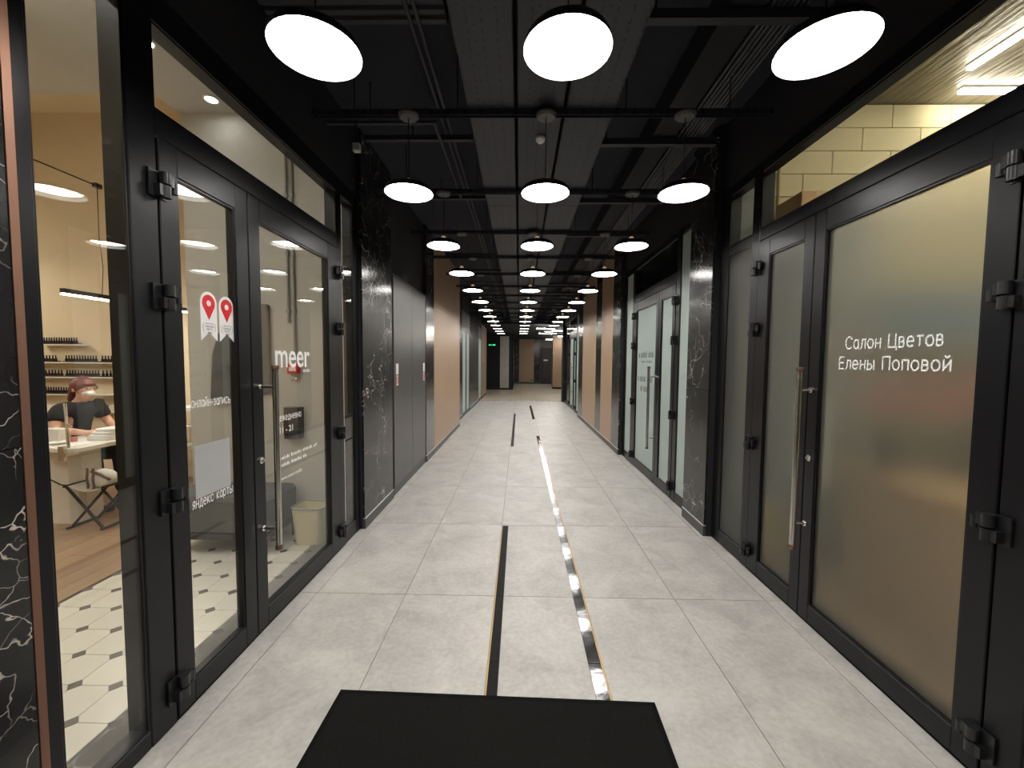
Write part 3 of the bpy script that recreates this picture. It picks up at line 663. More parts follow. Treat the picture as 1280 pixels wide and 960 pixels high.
# --- dark rooms behind the pale frosted shopfronts
for k, (a, b_) in enumerate(((4.15, 6.9), (11.68, 16.2))):
    ws = thing('wall_shop_%d' % (k+1), (2.6, a, 0), ('dim grey room shell behind the second right shopfront', 'dim grey room shell behind the far right shopfront')[k], 'wall', kind='structure')
    B(2.8, 2.9, a, b_, 0, 3.1).build('wall_segment', DUSK, ws); B(1.95, 2.8, a, a+.03, 0, 3.1).build('wall_segment', DUSK, ws); B(1.95, 2.8, b_-.03, b_, 0, 3.1).build('wall_segment', DUSK, ws)
    B(1.85, 2.9, a, b_, 3.04, 3.14).build('shop_ceiling', DUSK, ws); B(XR+.09, 2.9, a, b_, -.06, 0).build('shop_floor', DUSK, ws)
for k, (a, b_) in enumerate(((11.2, 12.9), (15.65, 17.1))):
    ws = B(-2.5, -2.4, a, b_, 0, 3).build('wall_shop_%d' % (k+3), mat('white_shop', (.8, .8, .78), .8)); tag(ws, ('white wall behind the recessed left shopfront', 'white wall behind the glazed left door at corridor end')[k], 'wall', kind='structure')

# ================================================================== PENDANT LAMPS
KX, RIM, RAD = .872, 2.6715, .1555
LX = [-.8444*KX, .1842*KX, 1.2128*KX]; LY0, LS = 1.7314*KX, 1.41419*KX
ZCAN = 3.168
root = thing('pendant_lamp', (LX[0], LY0, RIM), 'black round dome pendant lamp glowing white, hung from the corridor ceiling', 'lamp', 'corridor pendant lamps')
c0 = (LX[0], LY0, RIM)
R_ = RAD
outer = [(R_, 0), (R_*1.004, .004), (R_*.985, .02), (R_*.93, .036), (R_*.75, .05), (R_*.4, .057), (.024, .059)]
MB().lathe(outer, c0, 40).build('shade', PLAST, root, smooth=True)
inner = [(R_, 0), (R_*.99, .003), (R_*.975, .018), (R_*.92, .034), (R_*.73, .047), (R_*.3, .054), (.0005, .054)]
MB().lathe(inner, c0, 40).build('reflector', REFL, root, smooth=True)
MB().lathe([(.0005, .026), (R_*.86, .026), (R_*.9, .029), (R_*.88, .034), (.0005, .034)], c0, 36).build('diffuser', MATS['lamp_light'], root)
MB().lathe([(.0245, .058), (.026, .064), (.024, .082), (.016, .094), (.0005, .096)], c0, 20).build('lamp_neck', mat('neck_leak_glow', (.5, .4, .3), .5, emit=((1, .72, .42), .35)), root, smooth=True)  # weak warm emission stands in for lamp light leaking out at the top
MB().tube([(LX[0], LY0, RIM+.09), (LX[0], LY0, ZCAN)], .003, 6).build('cord', PLAST, root)
MB().lathe([(.0005, ZCAN-RIM-.018), (.055, ZCAN-RIM-.018), (.066, ZCAN-RIM-.006), (.066, ZCAN-RIM+.006), (.0005, ZCAN-RIM+.006)], c0, 24).build('ceiling_rose', mat('grey_rose', (.11, .105, .105), .5), root, smooth=True)
LAMP_LABEL = ('black round pendant lamp glowing white in the row along the nail studio side', 'black round pendant lamp glowing white in the middle row under the cable trays', 'black round pendant lamp glowing white in the row along the flower shop side')
LAMP_GROUP = ('pendant lamps on the studio side', 'pendant lamps of the middle row', 'pendant lamps on the flower shop side')
root['label'] = LAMP_LABEL[0]; root['group'] = LAMP_GROUP[0]
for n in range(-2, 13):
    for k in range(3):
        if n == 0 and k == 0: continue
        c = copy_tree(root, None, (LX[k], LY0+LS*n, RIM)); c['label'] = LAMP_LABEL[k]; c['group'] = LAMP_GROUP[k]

# ================================================================== CEILING SERVICES
PERF = MATS['perforated_tray']; DKM = mat('dark_metal', (.035, .034, .04), .5); DUCT = mat('duct_black', (.04, .04, .046), .6)
for k, (a, b_) in enumerate(((-.345, -.05), (-.022, .266), (.293, .602))):
    t = thing('cable_tray', ((a+b_)/2, 8, 3.215), ('perforated dark cable tray nearest the nail studio side', 'perforated dark cable tray above the middle lamp row', 'perforated dark cable tray nearest the flower shop side')[k], 'cable tray', 'cable trays')
    y = Y0
    while y < 17.1:
        e = min(17.1, y+3.0)
        B(a, b_, y+.003, e-.003, 3.212, 3.215).build('tray_plate', PERF, t); y = e
    for x in (a, b_): B(x-.002, x+.002, Y0, 17.1, 3.212, 3.26).build('side_lip', DKM, t)
strut_me = None
for n in range(-2, 13):
    y = LY0+LS*n+.022
    if n == -2:
        s0 = thing('support_strut', (0, y, 3.174), 'perforated steel support strut crossing the corridor above a lamp row', 'strut', 'ceiling support struts')
        MB().box(-1.38, 1.62, y-.02, y-.017, 3.174, 3.212).box(-1.38, 1.62, y+.017, y+.02, 3.174, 3.212).box(-1.38, 1.62, y-.02, y+.02, 3.209, 3.212).build('channel', PERF, s0)
        for x in (-1.1, -.42, .68, 1.35): MB().tube([(x, y, 3.2), (x, y, ZT)], .005, 6).build('hanger_rod', DKM, s0)
    else: copy_tree(s0, None, (0, y, 3.174))
for n in range(0, 12):
    y = LY0+LS*n+.75
    o = MB().box(.62, 1.6, y-.025, y+.025, 3.36, 3.41).tube([(.7, y, 3.4), (.7, y, ZT)], .006, 6).tube([(1.3, y, 3.4), (1.3, y, ZT)], .006, 6).build('cross_bar', DKM); tag(o, 'short dark cross bar above the flower shop side of the ceiling', 'bar', 'ceiling cross bars')
    if n == 0: continue
    o = MB().box(-1.3, -.4, y-.02, y+.02, 3.4, 3.44).tube([(-.9, y, 3.43), (-.9, y, ZT)], .006, 6).build('cross_bar', DKM); tag(o, 'short dark cross bar above the nail studio side of the ceiling', 'bar', 'ceiling cross bars left')
# dark beam and cable bundle on the right
o = B(1.07, 1.26, Y0, 17.1, 3.42, ZT).build('ceiling_beam', BLK); tag(o, 'long black beam beside the right-hand cables', 'beam')
CAB = mat('black_cable', (.05, .05, .055), .45)
for k in range(7):
    x = 1.292+.029*k
    pts = [(x+random.uniform(-.004, .004), y, 3.425+random.uniform(-.004, .004)) for y in [Y0+1.2*i for i in range(16)]]
    o = MB().tube(pts, .0115, 8).build('ceiling_cable', CAB, smooth=True); tag(o, 'black cable in the bundle laid along the right side of the ceiling', 'cable', 'ceiling cables right')
for k, x in enumerate((-.62, -.575)):
    o = MB().tube([(x, Y0, 3.45), (x, 8, 3.45), (x, 17.1, 3.45)], .013, 10).build('conduit_pipe', DUCT, smooth=True); tag(o, 'thin black conduit pipe along the left ceiling, one of a pair', 'pipe', 'left ceiling conduits')
for k, (y, z) in enumerate(((3.06, 3.3),)):
    o = MB().tube([(-1.42, y, z), (-.72, y, z), (-.64, y+.03, z+.02), (-.64, y+1.4, z+.02)], .014, 10).tube([(-1.1, y, z), (-1.1, y, ZT-.03)], .005, 6).build('conduit_pipe', DUCT, smooth=True); tag(o, 'bent black conduit leaving the wall above the nail studio', 'pipe')
du = thing('air_duct', (-.85, 2.1, 3.45), 'black ribbed flexible air duct crossing the left ceiling', 'duct')
MB().box(-1.4, -.42, 1.83, 2.42, 3.48, ZT-.025).build('duct_body', DUCT, du)
for k in range(9): MB().tube([(-1.4, 1.86+.065*k, 3.478), (-.42, 1.86+.065*k, 3.478)], .022, 8).build('rib', DUCT, du, smooth=True)
sd = thing('smoke_detector', (.14, 3.08, 3.17), 'small white smoke detector under the middle cable tray', 'detector')
MB().lathe([(.0005, 0), (.02, 0), (.032, .012), (.036, .03), (.03, .044), (.0005, .044)], (.14, 3.08, 3.17), 20).build('body', VINYL, sd, smooth=True)
sd2 = thing('junction_box', (-1.2, 3.05, 3.09), 'small pale junction box hanging by the bent conduit', 'box')
B(-1.225, -1.175, 3.03, 3.07, 3.09, 3.15).build('body', mat('pale_grey_plastic', (.45, .45, .45), .5), sd2, bevel=.004); MB().tube([(-1.2, 3.05, 3.15), (-1.2, 3.05, 3.32)], .006, 8).build('stem', DUCT, sd2)
# lobby linear lights
for k, (x0, x1, y, z) in enumerate(((.75, 1.6, 18.2, 3.02), (1.3, 2.1, 19.5, 3.02), (1.0, 1.9, 21.0, 3.0), (2.15, 2.75, 23.0, 2.98), (1.7, 2.5, 26.2, 2.98), (2.9, 4.2, 26, 3.0))):
    l = thing('linear_lamp', ((x0+x1)/2, y, z), 'slim glowing bar lamp under the black lobby ceiling', 'lamp', 'lobby bar lamps')
    B(x0, x1, y-.05, y+.05, z+.02, z+.06).build('housing', PLAST, l); B(x0+.01, x1-.01, y-.045, y+.045, z+.0, z+.02).build('light_strip', MATS['lobby_light'], l)
    for x in (x0+.1, x1-.1): MB().tube([(x, y, z+.05), (x, y, 3.145)], .004, 6).build('suspension_wire', PLAST, l)

# ================================================================== FLOOR MAT
mt = thing('door_mat', (0, 0, 0), 'black carpet door mat with rubber edge on the grey tiles', 'mat')
MB().box(-.715, .715, -.46, .455, 0, .009).build('pile', MATM, mt, bevel=.003)
edge = MB(); edge.box(-.738, .738, .45, .478, 0, .005).box(-.738, .738, -.478, -.455, 0, .005).box(-.738, -.712, -.46, .455, 0, .005).box(.712, .738, -.46, .455, 0, .005)
edge.build('rubber_border', RUB, mt)
mt.location = (-.108, 1.352, .0005); mt.rotation_euler = (0, 0, -.0226)

# ================================================================== GLASS GRAPHICS
GXL = XL + .004 - .02 + .0      # outer face of the left leaf panes
def pin_sticker(yc, zc, s, year):
    t = thing('map_sticker', (GXL+.002, yc, zc), 'white ribbon sticker with red map pin and the year %s' % year, 'sticker', 'award stickers on the glass door')
    W = .052*s
    out = []
    for k in range(13):
        a = PI*k/12; out.append((yc+W*math.cos(a), zc+W*math.sin(a)*1.05))
    zb = zc-.178*s
    out += [(yc-W, zb), (yc, zb+.042*s), (yc+W, zb)]
    MB().prism(out, GXL+.0002, GXL+.0012, 'x').build('ribbon', VINYL, t)
    p = []
    for k in range(25):
        a = -.62+ (PI+1.24)*k/24; p.append((yc+.040*s*math.cos(a), zc+.040*s*math.sin(a)))
    p.append((yc, zc-.078*s))
    pin = MB().prism(p, GXL+.0012, GXL+.0018, 'x').build('pin', RED, t)
    MB().prism([(yc+.014*s*math.cos(2*PI*k/18), zc+.014*s*math.sin(2*PI*k/18)) for k in range(18)], GXL+.0018, GXL+.0023, 'x').build('pin_eye', VINYL, pin)
    for txt, w_, a, h in (('Яндекс Карты', .05, -.098, .006), ('Хорошее', .056, -.113, .0095), ('место', .04, -.1265, .008), (year, .028, -.142, .008)):
        lettering('lettering', txt, -1, GXL+.0006, yc-w_/2*s, yc+w_/2*s, zc+a*s, zc+(a+h)*s, VBLACK, t)
    for sg in (-1, 1):
        pts = [(GXL+.0015, yc+sg*(.032+.008*math.sin(PI*k/8))*s, zc+(-.135+.04*k/8)*s) for k in range(9)]
        MB().tube(pts, .0012, 5).build('laurel_sprig', mat('gold_print', (.5, .36, .16), .5), t)
pin_sticker(1.934, 1.836, 1.0, '2026')
pin_sticker(2.052, 1.832, .98, '2025')
s_ = B(GXL+.0002, GXL+.0012, 1.82, 2.046, .925, 1.172).build('sticker', mat('plain_code_sticker', (.42, .42, .42), .6, var=.1)); tag(s_, 'plain square grey sticker low on the glass door under the map pins', 'sticker')
lettering('lettering', 'онлайн-запись', -1, GXL+.0, 1.808, 2.058, 1.35, 1.383, VINYL, p1)
lettering('lettering', 'яндекс карты', -1, GXL+.0, 1.795, 2.058, .886, .922, VINYL, p1)
lettering('lettering', 'meer', -1, GXL, 2.455, 2.862, 1.525, 1.628, VINYL, p2)
lettering('lettering', 'studio', -1, GXL, 2.772, 2.862, 1.488, 1.512, VINYL, p2)
lettering('lettering', 'ежедневно', -1, GXL, 2.484, 2.735, 1.19, 1.222, VINYL, p2)
lettering('lettering', '11 - 21', -1, GXL, 2.484, 2.63, 1.112, 1.15, VINYL, p2)
lettering('lettering', 'www.meer.studio', -1, GXL, 2.477, 2.73, .815, .838, VINYL, p2)
# two lines of print too small to read: strokes only
for (ya, yb, z) in ((2.481, 2.935, .945), (2.481, 2.79, .9)):
    mb = MB(); y = ya; k = 0
    while y < yb:
        h = (.02, .014, .016, .022, .014)[k % 5]; wv = .007+.006*((k*7) % 3)/2
        if k % 9 != 7: mb.box(GXL+.0004, GXL+.001, y, y+wv, z, z+h)
        y += wv+.006; k += 1
    o = mb.build('small_print', VINYL, p2); o['kind'] = 'stuff'
GXR = XR - .004 + .02
lettering('lettering', 'Салон Цветов', 1, GXR-.0, 2.256, 1.74, 1.655, 1.722, VINYL, p3)
lettering('lettering', 'Елены Поповой', 1, GXR-.0, 2.292, 1.702, 1.548, 1.614, VINYL, p3)
for (ya, yb, z, h) in ((5.42, 6.06, 1.64, .09), (5.5, 5.95, 1.57, .03), (5.45, 6.07, 1.3, .09), (5.6, 5.95, 1.16, .09)):
    mb = MB(); y = ya; k = 0
    while y < yb:
        wv = .018+.02*((k*5) % 3)/2
        if k % 7 != 5: mb.box(GXR-.001, GXR-.0004, y, y+wv, z, z+h*(1, .75, .8)[k % 3])
        y += wv+.02; k += 1
    o = mb.build('small_print', mat('grey_print', (.16, .19, .18), .6), p6); o['kind'] = 'stuff'

# ================================================================== NAIL STUDIO CONTENTS
# --- linear pendants (one above the desk shows; the others are added out of view to brighten the room)
def linear(x, y0, y1, z, zc, label, drop):
    l = thing('linear_pendant', (x, (y0+y1)/2, z), label, 'lamp', 'studio linear pendants')
    B(x-.02, x+.02, y0, y1, z+.012, z+.055).build('housing', PLAST, l)
    B(x-.018, x+.018, y0+.005, y1-.005, z, z+.014).build('light_strip', MATS['linear_light'], l)
    for y in drop: MB().tube([(x, y, z+.05), (x+.01, y+.01, z+.3), (x-.004, y, z+.6), (x, y, zc)], .0035, 6).build('suspension_wire', PLAST, l)
    return l
l = linear(-4.04, 3.57, 5.0, 2.13, 3.21, 'black linear pendant lamp glowing above the manicure desk', (3.92,))
MB().tube([(-4.04, .6, 3.21), (-4.04, 3.92, 3.21)], .006, 6).build('feed_wire', PLAST, l); MB().box(-4.06, -4.02, 3.89, 3.95, 3.19, 3.23).build('ceiling_box', PLAST, l)
linear(-6.9, 2.2, 4.9, 2.9, 3.7 if False else 4.7, 'added unseen linear lamp at the far side of the studio', (4.0,))
linear(-3.3, .9, 2.3, 3.2, ZC, 'added unseen linear lamp near the studio window', (1.1, 2.1))
for k, (x, y) in enumerate(((-2.53, 2.82), (-2.54, 3.42), (-2.0, 2.0), (-2.3, 1.0), (-4.6, 1.4), (-5.6, 2.4))):  # first pair seen; the rest added out of view to light the room
    l = thing('downlight', (x, y, ZC-.012), 'small bright round downlight in the studio ceiling, most of them added unseen', 'lamp', 'studio downlights')
    MB().lathe([(.045, 0), (.058, .0), (.058, .014), (.045, .014)], (x, y, ZC-.012), 20, close=True).build('trim_ring', VINYL, l)
    MB().lathe([(.0005, .004), (.045, .004), (.045, .012), (.0005, .012)], (x, y, ZC-.012), 20).build('light_disc', MATS['spot_light' if k < 2 else 'added_down_light'], l)
# --- grey wall fittings
for k, x in enumerate((-2.045, -1.995)):
    o = MB().tube([(x, 3.605, 1.53 if k else 1.9), (x, 3.605, 3.7)], .011, 10).build('wall_conduit', mat('grey_pipe', (.32, .31, .28), .5)); 
    for z in (2.0, 2.5, 3.0): MB().box(x-.016, x+.016, 3.592, 3.62, z-.012, z+.012).build('clip', MATS['grey_pipe'], o)
    tag(o, ('grey conduit stopping short on the studio wall', 'grey conduit running down to the red call point')[k], 'pipe', 'studio wall conduits')
t = thing('fire_call_point', (-2.0, 3.6, 1.45), 'small red fire alarm call point on the grey studio wall', 'alarm')
B(-2.055, -1.955, 3.575, 3.62, 1.45, 1.535).build('body', RED, t, bevel=.006); B(-2.035, -1.975, 3.572, 3.576, 1.47, 1.505).build('label_plate', VINYL, t)
t = thing('wall_hook', (-2.0, 3.6, 1.38), 'small pale hook on the wall below the red call point', 'hook')
MB().tube([(-2.0, 3.615, 1.4), (-2.0, 3.59, 1.4), (-2.02, 3.58, 1.385)], .01, 8).ball((-1.985, 3.605, 1.4), .018).build('hook_body', CHROME, t, smooth=True)
t = thing('paper_towel_dispenser', (-2.01, 3.6, .87), 'black paper towel dispenser with dark window on the grey studio wall', 'dispenser')
prof = [(-2.085, 3.62), (-2.085, 3.57)] + [(-2.01+.075*math.sin(a), 3.565-.03*math.cos(a)) for a in [(-1+2*k/8)*PI/2 for k in range(9)]] + [(-1.935, 3.57), (-1.935, 3.62)]
MB().prism(prof, .87, 1.15).build('body', mat('dark_grey_plastic', (.05, .05, .052), .3), t, smooth=True)
win = []
for k in range(9): a = PI*k/8; win.append((-2.05+.018*math.cos(a), 1.06+.018*math.sin(a)))
for k in range(9): a = PI+PI*k/8; win.append((-2.05+.018*math.cos(a), .92+.018*math.sin(a)))
MB().prism(win, 3.528, 3.56, 'y').build('viewing_window', INLAY, t)
t = thing('wall_mirror', (-2.35, 3.6, 1.27), 'tall mirror in a grey moulded frame on the studio wall', 'mirror')
for (a, b_, c, d) in ((-2.52, -2.455, 1.27, 2.06), (-2.28, -2.215, 1.27, 2.06), (-2.455, -2.28, 1.27, 1.335), (-2.455, -2.28, 1.995, 2.06)):
    f = MB().box(a, b_, 3.575, 3.62, c, d).build('frame_member', mat('grey_moulding', (.2, .19, .165), .45), t, bevel=.012)
MB().box(-2.455, -2.28, 3.6, 3.615, 1.335, 1.995).build('mirror_panel', mat('cream_panel', (.62, .58, .47), .3), t)
# garment on a hook
t = thing('hanging_garment', (-2.62, 3.56, 1.2), 'dark grey garment hanging on the pale studio wall behind the glass door', 'garment')
gm = MB(); rows = 14; seg = 20
for i in range(rows+1):
    u = i/rows; z = 1.8-.58*u; hw = .035+.065*min(1, u*3)+.012*u; dp = .03+.018*u
    for k in range(seg):
        a = 2*PI*k/seg; fold = 1+.16*math.sin(5*a+2*u)*u
        gm.v.append((-2.62+hw*math.cos(a)*fold, 3.575+dp*math.sin(a)*fold*.8, z))
for i in range(rows):
    for k in range(seg): gm.f.append([i*seg+k, i*seg+(k+1) % seg, (i+1)*seg+(k+1) % seg, (i+1)*seg+k])
gm.f.append(list(range(seg))); gm.f.append([rows*seg+k for k in range(seg-1, -1, -1)])
gm.build('cloth', mat('charcoal_cloth', (.13, .13, .13), .9, var=.5), t, smooth=True)
MB().tube([(-2.62, 3.615, 1.83), (-2.62, 3.575, 1.83), (-2.62, 3.57, 1.79)], .006, 8).build('hook', CHROME, t)
# bench
t = thing('upholstered_bench', (-2.4, 3.35, 0), 'dark grey upholstered bench on black legs along the studio wall', 'bench')
FAB = mat('grey_upholstery', (.085, .085, .085), .9, bump=.3, bscale=200)
MB().box(-2.87, -1.99, 3.13, 3.6, .17, .47).build('seat', FAB, t, bevel=.03); MB().box(-2.86, -2.0, 3.14, 3.59, .13, .18).build('base_rail', PLAST, t)
for x in (-2.84, -2.02):
    for y in (3.17, 3.56): MB().tube([(x, y, 0), (x, y, .15)], [.009, .013], 10).build('leg', PLAST, t)
# waste bin
t = thing('waste_bin', (-1.79, 3.45, 0), 'cream rounded waste bin with grey liner by the studio wall', 'bin')
def rsq(cx, cyy, hx, hy, r, n=5):
    p = []
    for (sx, sy, a0) in ((1, 1, 0), (-1, 1, PI/2), (-1, -1, PI), (1, -1, 1.5*PI)):
        for k in range(n+1):
            a = a0+PI/2*k/n; p.append((cx+sx*(hx-r)+r*math.cos(a), cyy+sy*(hy-r)+r*math.sin(a)))
    return p
bm_ = MB(); lo = rsq(-1.785, 3.45, .115, .095, .04); hi = rsq(-1.785, 3.45, .135, .115, .045); n_ = len(lo)
bm_.v = [(x, y, .002) for x, y in lo]+[(x, y, .315) for x, y in hi]+[(-1.785+(x+1.785)*.95, 3.45+(y-3.45)*.95, .315) for x, y in hi]+[(-1.785+(x+1.785)*.95, 3.45+(y-3.45)*.95, .02) for x, y in lo]
bm_.f = [list(range(n_-1, -1, -1)), list(range(3*n_, 4*n_))]
for q in range(3): bm_.f += [[q*n_+k, q*n_+(k+1) % n_, (q+1)*n_+(k+1) % n_, (q+1)*n_+k] for k in range(n_)]
bm_.build('body', mat('cream_plastic', (.68, .62, .42), .5), t, smooth=True)
ring = [(x, y, .317) for x, y in hi]; MB().tube(ring+[ring[0]], .009, 8).build('liner_rim', mat('grey_liner', (.3, .3, .29), .5), t, smooth=True)

# --- desk
t = thing('manicure_desk', (-4.25, 4.1, 0), 'white manicure desk with panelled pedestal in the cream-walled studio', 'desk')
MB().prism([(-4.55, 3.66), (-4.06, 3.50), (-3.93, 3.54), (-3.95, 4.85), (-4.55, 4.85)], .725, .765).build('desktop', WHITE, t, bevel=.004)
MB().prism([(-4.52, 3.71), (-4.23, 3.71), (-4.185, 3.755), (-4.185, 3.98), (-4.52, 3.98)], .0, .725).build('pedestal', WHITE, t, bevel=.004)
MB().box(-4.186, -4.176, 3.78, 3.96, .1, .64).build('door_panel', WHITE, t, bevel=.004); MB().box(-4.178, -4.17, 3.81, 3.93, .15, .58).build('inset_panel', WHITE, t, bevel=.006)
MB().box(-4.5, -4.15, 4.75, 4.82, 0, .725).build('end_panel', WHITE, t)
# desk lamp pole with clamp, box, jar, dish, towel, papers
t = thing('extraction_arm', (-4.02, 3.62, .7), 'grey metal pole clamped to the manicure desk edge', 'arm')
MB().box(-4.06, -3.99, 3.49, 3.6, .70, .725).box(-4.05, -4.0, 3.48, 3.51, .66, .79).build('clamp', STEEL, t); MB().tube([(-4.03, 3.55, .76), (-4.06, 3.57, 1.02), (-4.1, 3.6, 1.16)], .012, 10).build('pole', STEEL, t, smooth=True); MB().tube([(-4.04, 3.56, .98), (-3.99, 3.55, .95)], .009, 8).build('joint_knob', STEEL, t, smooth=True)
t = thing('white_box', (-4.45, 3.78, .765), 'plain white box on the near end of the manicure desk', 'box')
MB().box(-4.51, -4.33, 3.74, 3.82, .765, .9).build('carton', WHITE, t, bevel=.004)
t = thing('glass_jar', (-4.28, 3.82, .765), 'small glass jar with pink liquid on the manicure desk', 'jar')
MB().lathe([(.0005, 0), (.026, 0), (.028, .06), (.02, .085), (.018, .11), (.0005, .11)], (-4.28, 3.82, .765), 16).build('glass', MATS['clear_glass'], t, smooth=True); MB().lathe([(.0005, .003), (.023, .003), (.024, .045), (.0005, .045)], (-4.28, 3.82, .765), 16).build('liquid', mat('pink_liquid', (.6, .2, .22), .4), t, smooth=True)
t = thing('white_dish', (-4.3, 3.7, .765), 'shallow white dish by the desk corner', 'dish')
MB().lathe([(.0005, 0), (.045, 0), (.07, .022), (.066, .024), (.042, .006), (.0005, .006)], (-4.3, 3.7, .765), 20).build('bowl', VINYL, t, smooth=True)
t = thing('paper_sheet', (-4.15, 3.75, .766), 'loose white paper sheets on the manicure desk', 'paper')
MB().prism([(-4.22, 3.66), (-4.08, 3.62), (-4.04, 3.78), (-4.18, 3.83)], .765, .768).build('sheet', VINYL, t)
t = thing('folded_towel', (-4.12, 4.0, .765), 'folded white towel under the hands on the desk', 'towel')
tm = MB()
for k, (a, z) in enumerate(((.13, .0), (.125, .028), (.115, .056), (.1, .084))): tm.prism(rsq(-4.12+.01*k, 4.0, a*.8, a, .03), .765+z, .765+z+.027)
tm.build('cloth', mat('white_cloth', (.75, .74, .72), .9, bump=.3, bscale=60), t, bevel=.006)
# power cord
o = MB().tube([(-4.62, 3.66, .62), (-4.5, 3.64, .56), (-4.33, 3.63, .46), (-4.2, 3.62, .405), (-4.14, 3.64, .395)], .006, 8).build('power_cord', PLAST, smooth=True); tag(o, 'thin black cord drooping in front of the white desk pedestal', 'cord')
# stool and bag
t = thing('folding_stool', (-3.95, 3.7, 0), 'black x-frame folding stool with pale sling seat before the desk', 'stool')
for y in (3.60, 3.84):
    MB().tube([(-4.13, y, .40), (-3.80, y, .012)], .012, 8).build('leg', PLAST, t); MB().tube([(-3.77, y+.026, .40), (-4.12, y+.026, .012)], .012, 8).build('leg', PLAST, t)
for x, z in ((-4.13, .40), (-3.77, .40), (-4.12, .012), (-3.80, .012)): MB().tube([(x, 3.58, z), (x, 3.86, z)], .012, 8).build('cross_rail', PLAST, t)
sl = MB()
for i in range(11):
    u = i/10; x = -4.13+.36*u; z = .405-.05*math.sin(PI*u)
    sl.v += [(x, 3.6, z), (x, 3.84, z), (x, 3.6, z-.006), (x, 3.84, z-.006)]
for i in range(10):
    b_ = 4*i; sl.f += [[b_, b_+4, b_+5, b_+1], [b_+2, b_+3, b_+7, b_+6], [b_, b_+2, b_+6, b_+4], [b_+1, b_+5, b_+7, b_+3]]
sl.f += [[0, 1, 3, 2], [40, 42, 43, 41]]
sl.build('sling_seat', mat('pale_canvas', (.55, .5, .42), .8), t, smooth=True)
t = thing('handbag', (-3.92, 3.72, .36), 'white handbag with brown straps lying on the folding stool', 'bag')
MB().ball((-3.90, 3.72, .445), (.13, .07, .09), 20, 12).build('body', mat('white_leather', (.7, .66, .6), .5), t, smooth=True)
for dx in (-.045, -.1): MB().tube([(-3.9+dx+.02*math.sin(PI*k/10), 3.655+.012*math.cos(PI*k/5), .36+.19*k/10) for k in range(11)], .009, 8).build('strap', mat('brown_leather', (.13, .05, .035), .5), t, smooth=True)
MB().tube([(-3.95, 3.66, .52), (-3.86, 3.65, .50), (-3.78, 3.66, .45)], .012, 8).build('strap', MATS['brown_leather'], t, smooth=True)
# white side table seen through the narrow door, on the cream side
t = thing('side_counter', (-3.75, 4.75, 0), 'white topped trolley table against the cream studio wall', 'table')
MB().box(-4.3, -3.35, 4.95, 5.28, .92, .97).build('top', WHITE, t, bevel=.005); MB().box(-4.28, -3.37, 4.97, 5.27, .45, .48).build('shelf', WHITE, t)
for x in (-4.27, -3.38):
    for y in (4.98, 5.25): MB().tube([(x, y, 0), (x, y, .93)], .014, 8).build('leg', PLAST, t)
t = thing('storage_tub', (-3.95, 5.1, .97), 'white plastic tub on the trolley table', 'tub')
MB().lathe([(.0005, 0), (.08, 0), (.1, .1), (.095, .1), (.075, .008), (.0005, .008)], (-3.95, 5.1, .97), 20).build('body', VINYL, t, smooth=True)
# --- shelves with polish bottles on the cream wall
BOT = [mat('polish_glass_%d' % k, c, .15) for k, c in enumerate(((.02, .018, .02), (.05, .012, .02), (.03, .02, .03), (.012, .012, .014)))]
CAP = mat('bottle_cap', (.01, .01, .011), .3)
btemp = []
for k in range(4):
    b0 = thing('polish_bottle', (0, 0, 0), 'tiny dark nail polish bottle standing on a shelf of the cream wall', 'bottle', 'polish bottles on the wall shelves')
    MB().lathe([(.0005, 0), (.014, 0), (.015, .004), (.015, .028), (.007, .036), (.0005, .036)], (0, 0, 0), 10).build('glass_body', BOT[k], b0, smooth=True)
    MB().lathe([(.0075, .034), (.0085, .036), (.0065, .075), (.0005, .076)], (0, 0, 0), 8).build('cap', CAP, b0, smooth=True)
    btemp.append(b0)
used = [False]*4
def shelf(z, x0, x1, runs, label):
    s0 = thing('wall_shelf', ((x0+x1)/2, YB-.07, z-.014), label, 'shelf', 'polish shelves')
    MB().box(x0, x1, YB-.13, YB+.0, z-.014, z).build('board', WHITE, s0)
    for (a, b_, st) in runs:
        B(a-.02, b_+.02, YB-.11, YB-.04, z, z+.014).build('tray_strip', PLAST, s0)
        x = a; k = 0
        while x < b_:
            i = (k*3+int(z*100)) % 4
            if not used[i]: used[i] = True; o = btemp[i]; o.location = (x, YB-.075, z+.014)
            else: copy_tree(btemp[i], None, (x, YB-.075, z+.014))
            x += st; k += 1
shelf(1.745, -6.24, -5.66, ((-6.18, -5.74, .033),), 'short top wall shelf holding one row of dark bottles')
shelf(1.515, -6.75, -5.1, ((-6.6, -6.03, .04), (-5.9, -5.47, .036), (-5.42, -5.2, .04)), 'second wall shelf from the top with two bottle rows')
shelf(1.325, -6.75, -5.1, ((-6.6, -5.95, .042), (-5.9, -5.46, .038), (-5.42, -5.2, .05)), 'third wall shelf from the top with two bottle rows')
shelf(1.1, -6.75, -5.1, ((-6.6, -5.75, .034),), 'fourth wall shelf from the top partly behind the seated person')
shelf(.875, -6.75, -5.1, (), 'lowest wall shelf with small cartons behind the seated person')
for k, (x, c) in enumerate(((-6.12, (.72, .68, .6)), (-6.0, (.7, .66, .56)), (-5.4, (.05, .05, .05)), (-5.3, (.6, .55, .45)))):
    o = B(x-.045, x+.045, YB-.1, YB-.02, .875, .96).build('carton', mat('carton_%d' % k, c, .6), bevel=.003); tag(o, ('pale carton at the left of the lowest polish shelf', 'cream carton beside the pale carton on the lowest shelf', 'black carton on the lowest polish shelf', 'beige carton next to the black carton on lowest shelf')[k], 'carton', 'cartons on the lowest shelf')

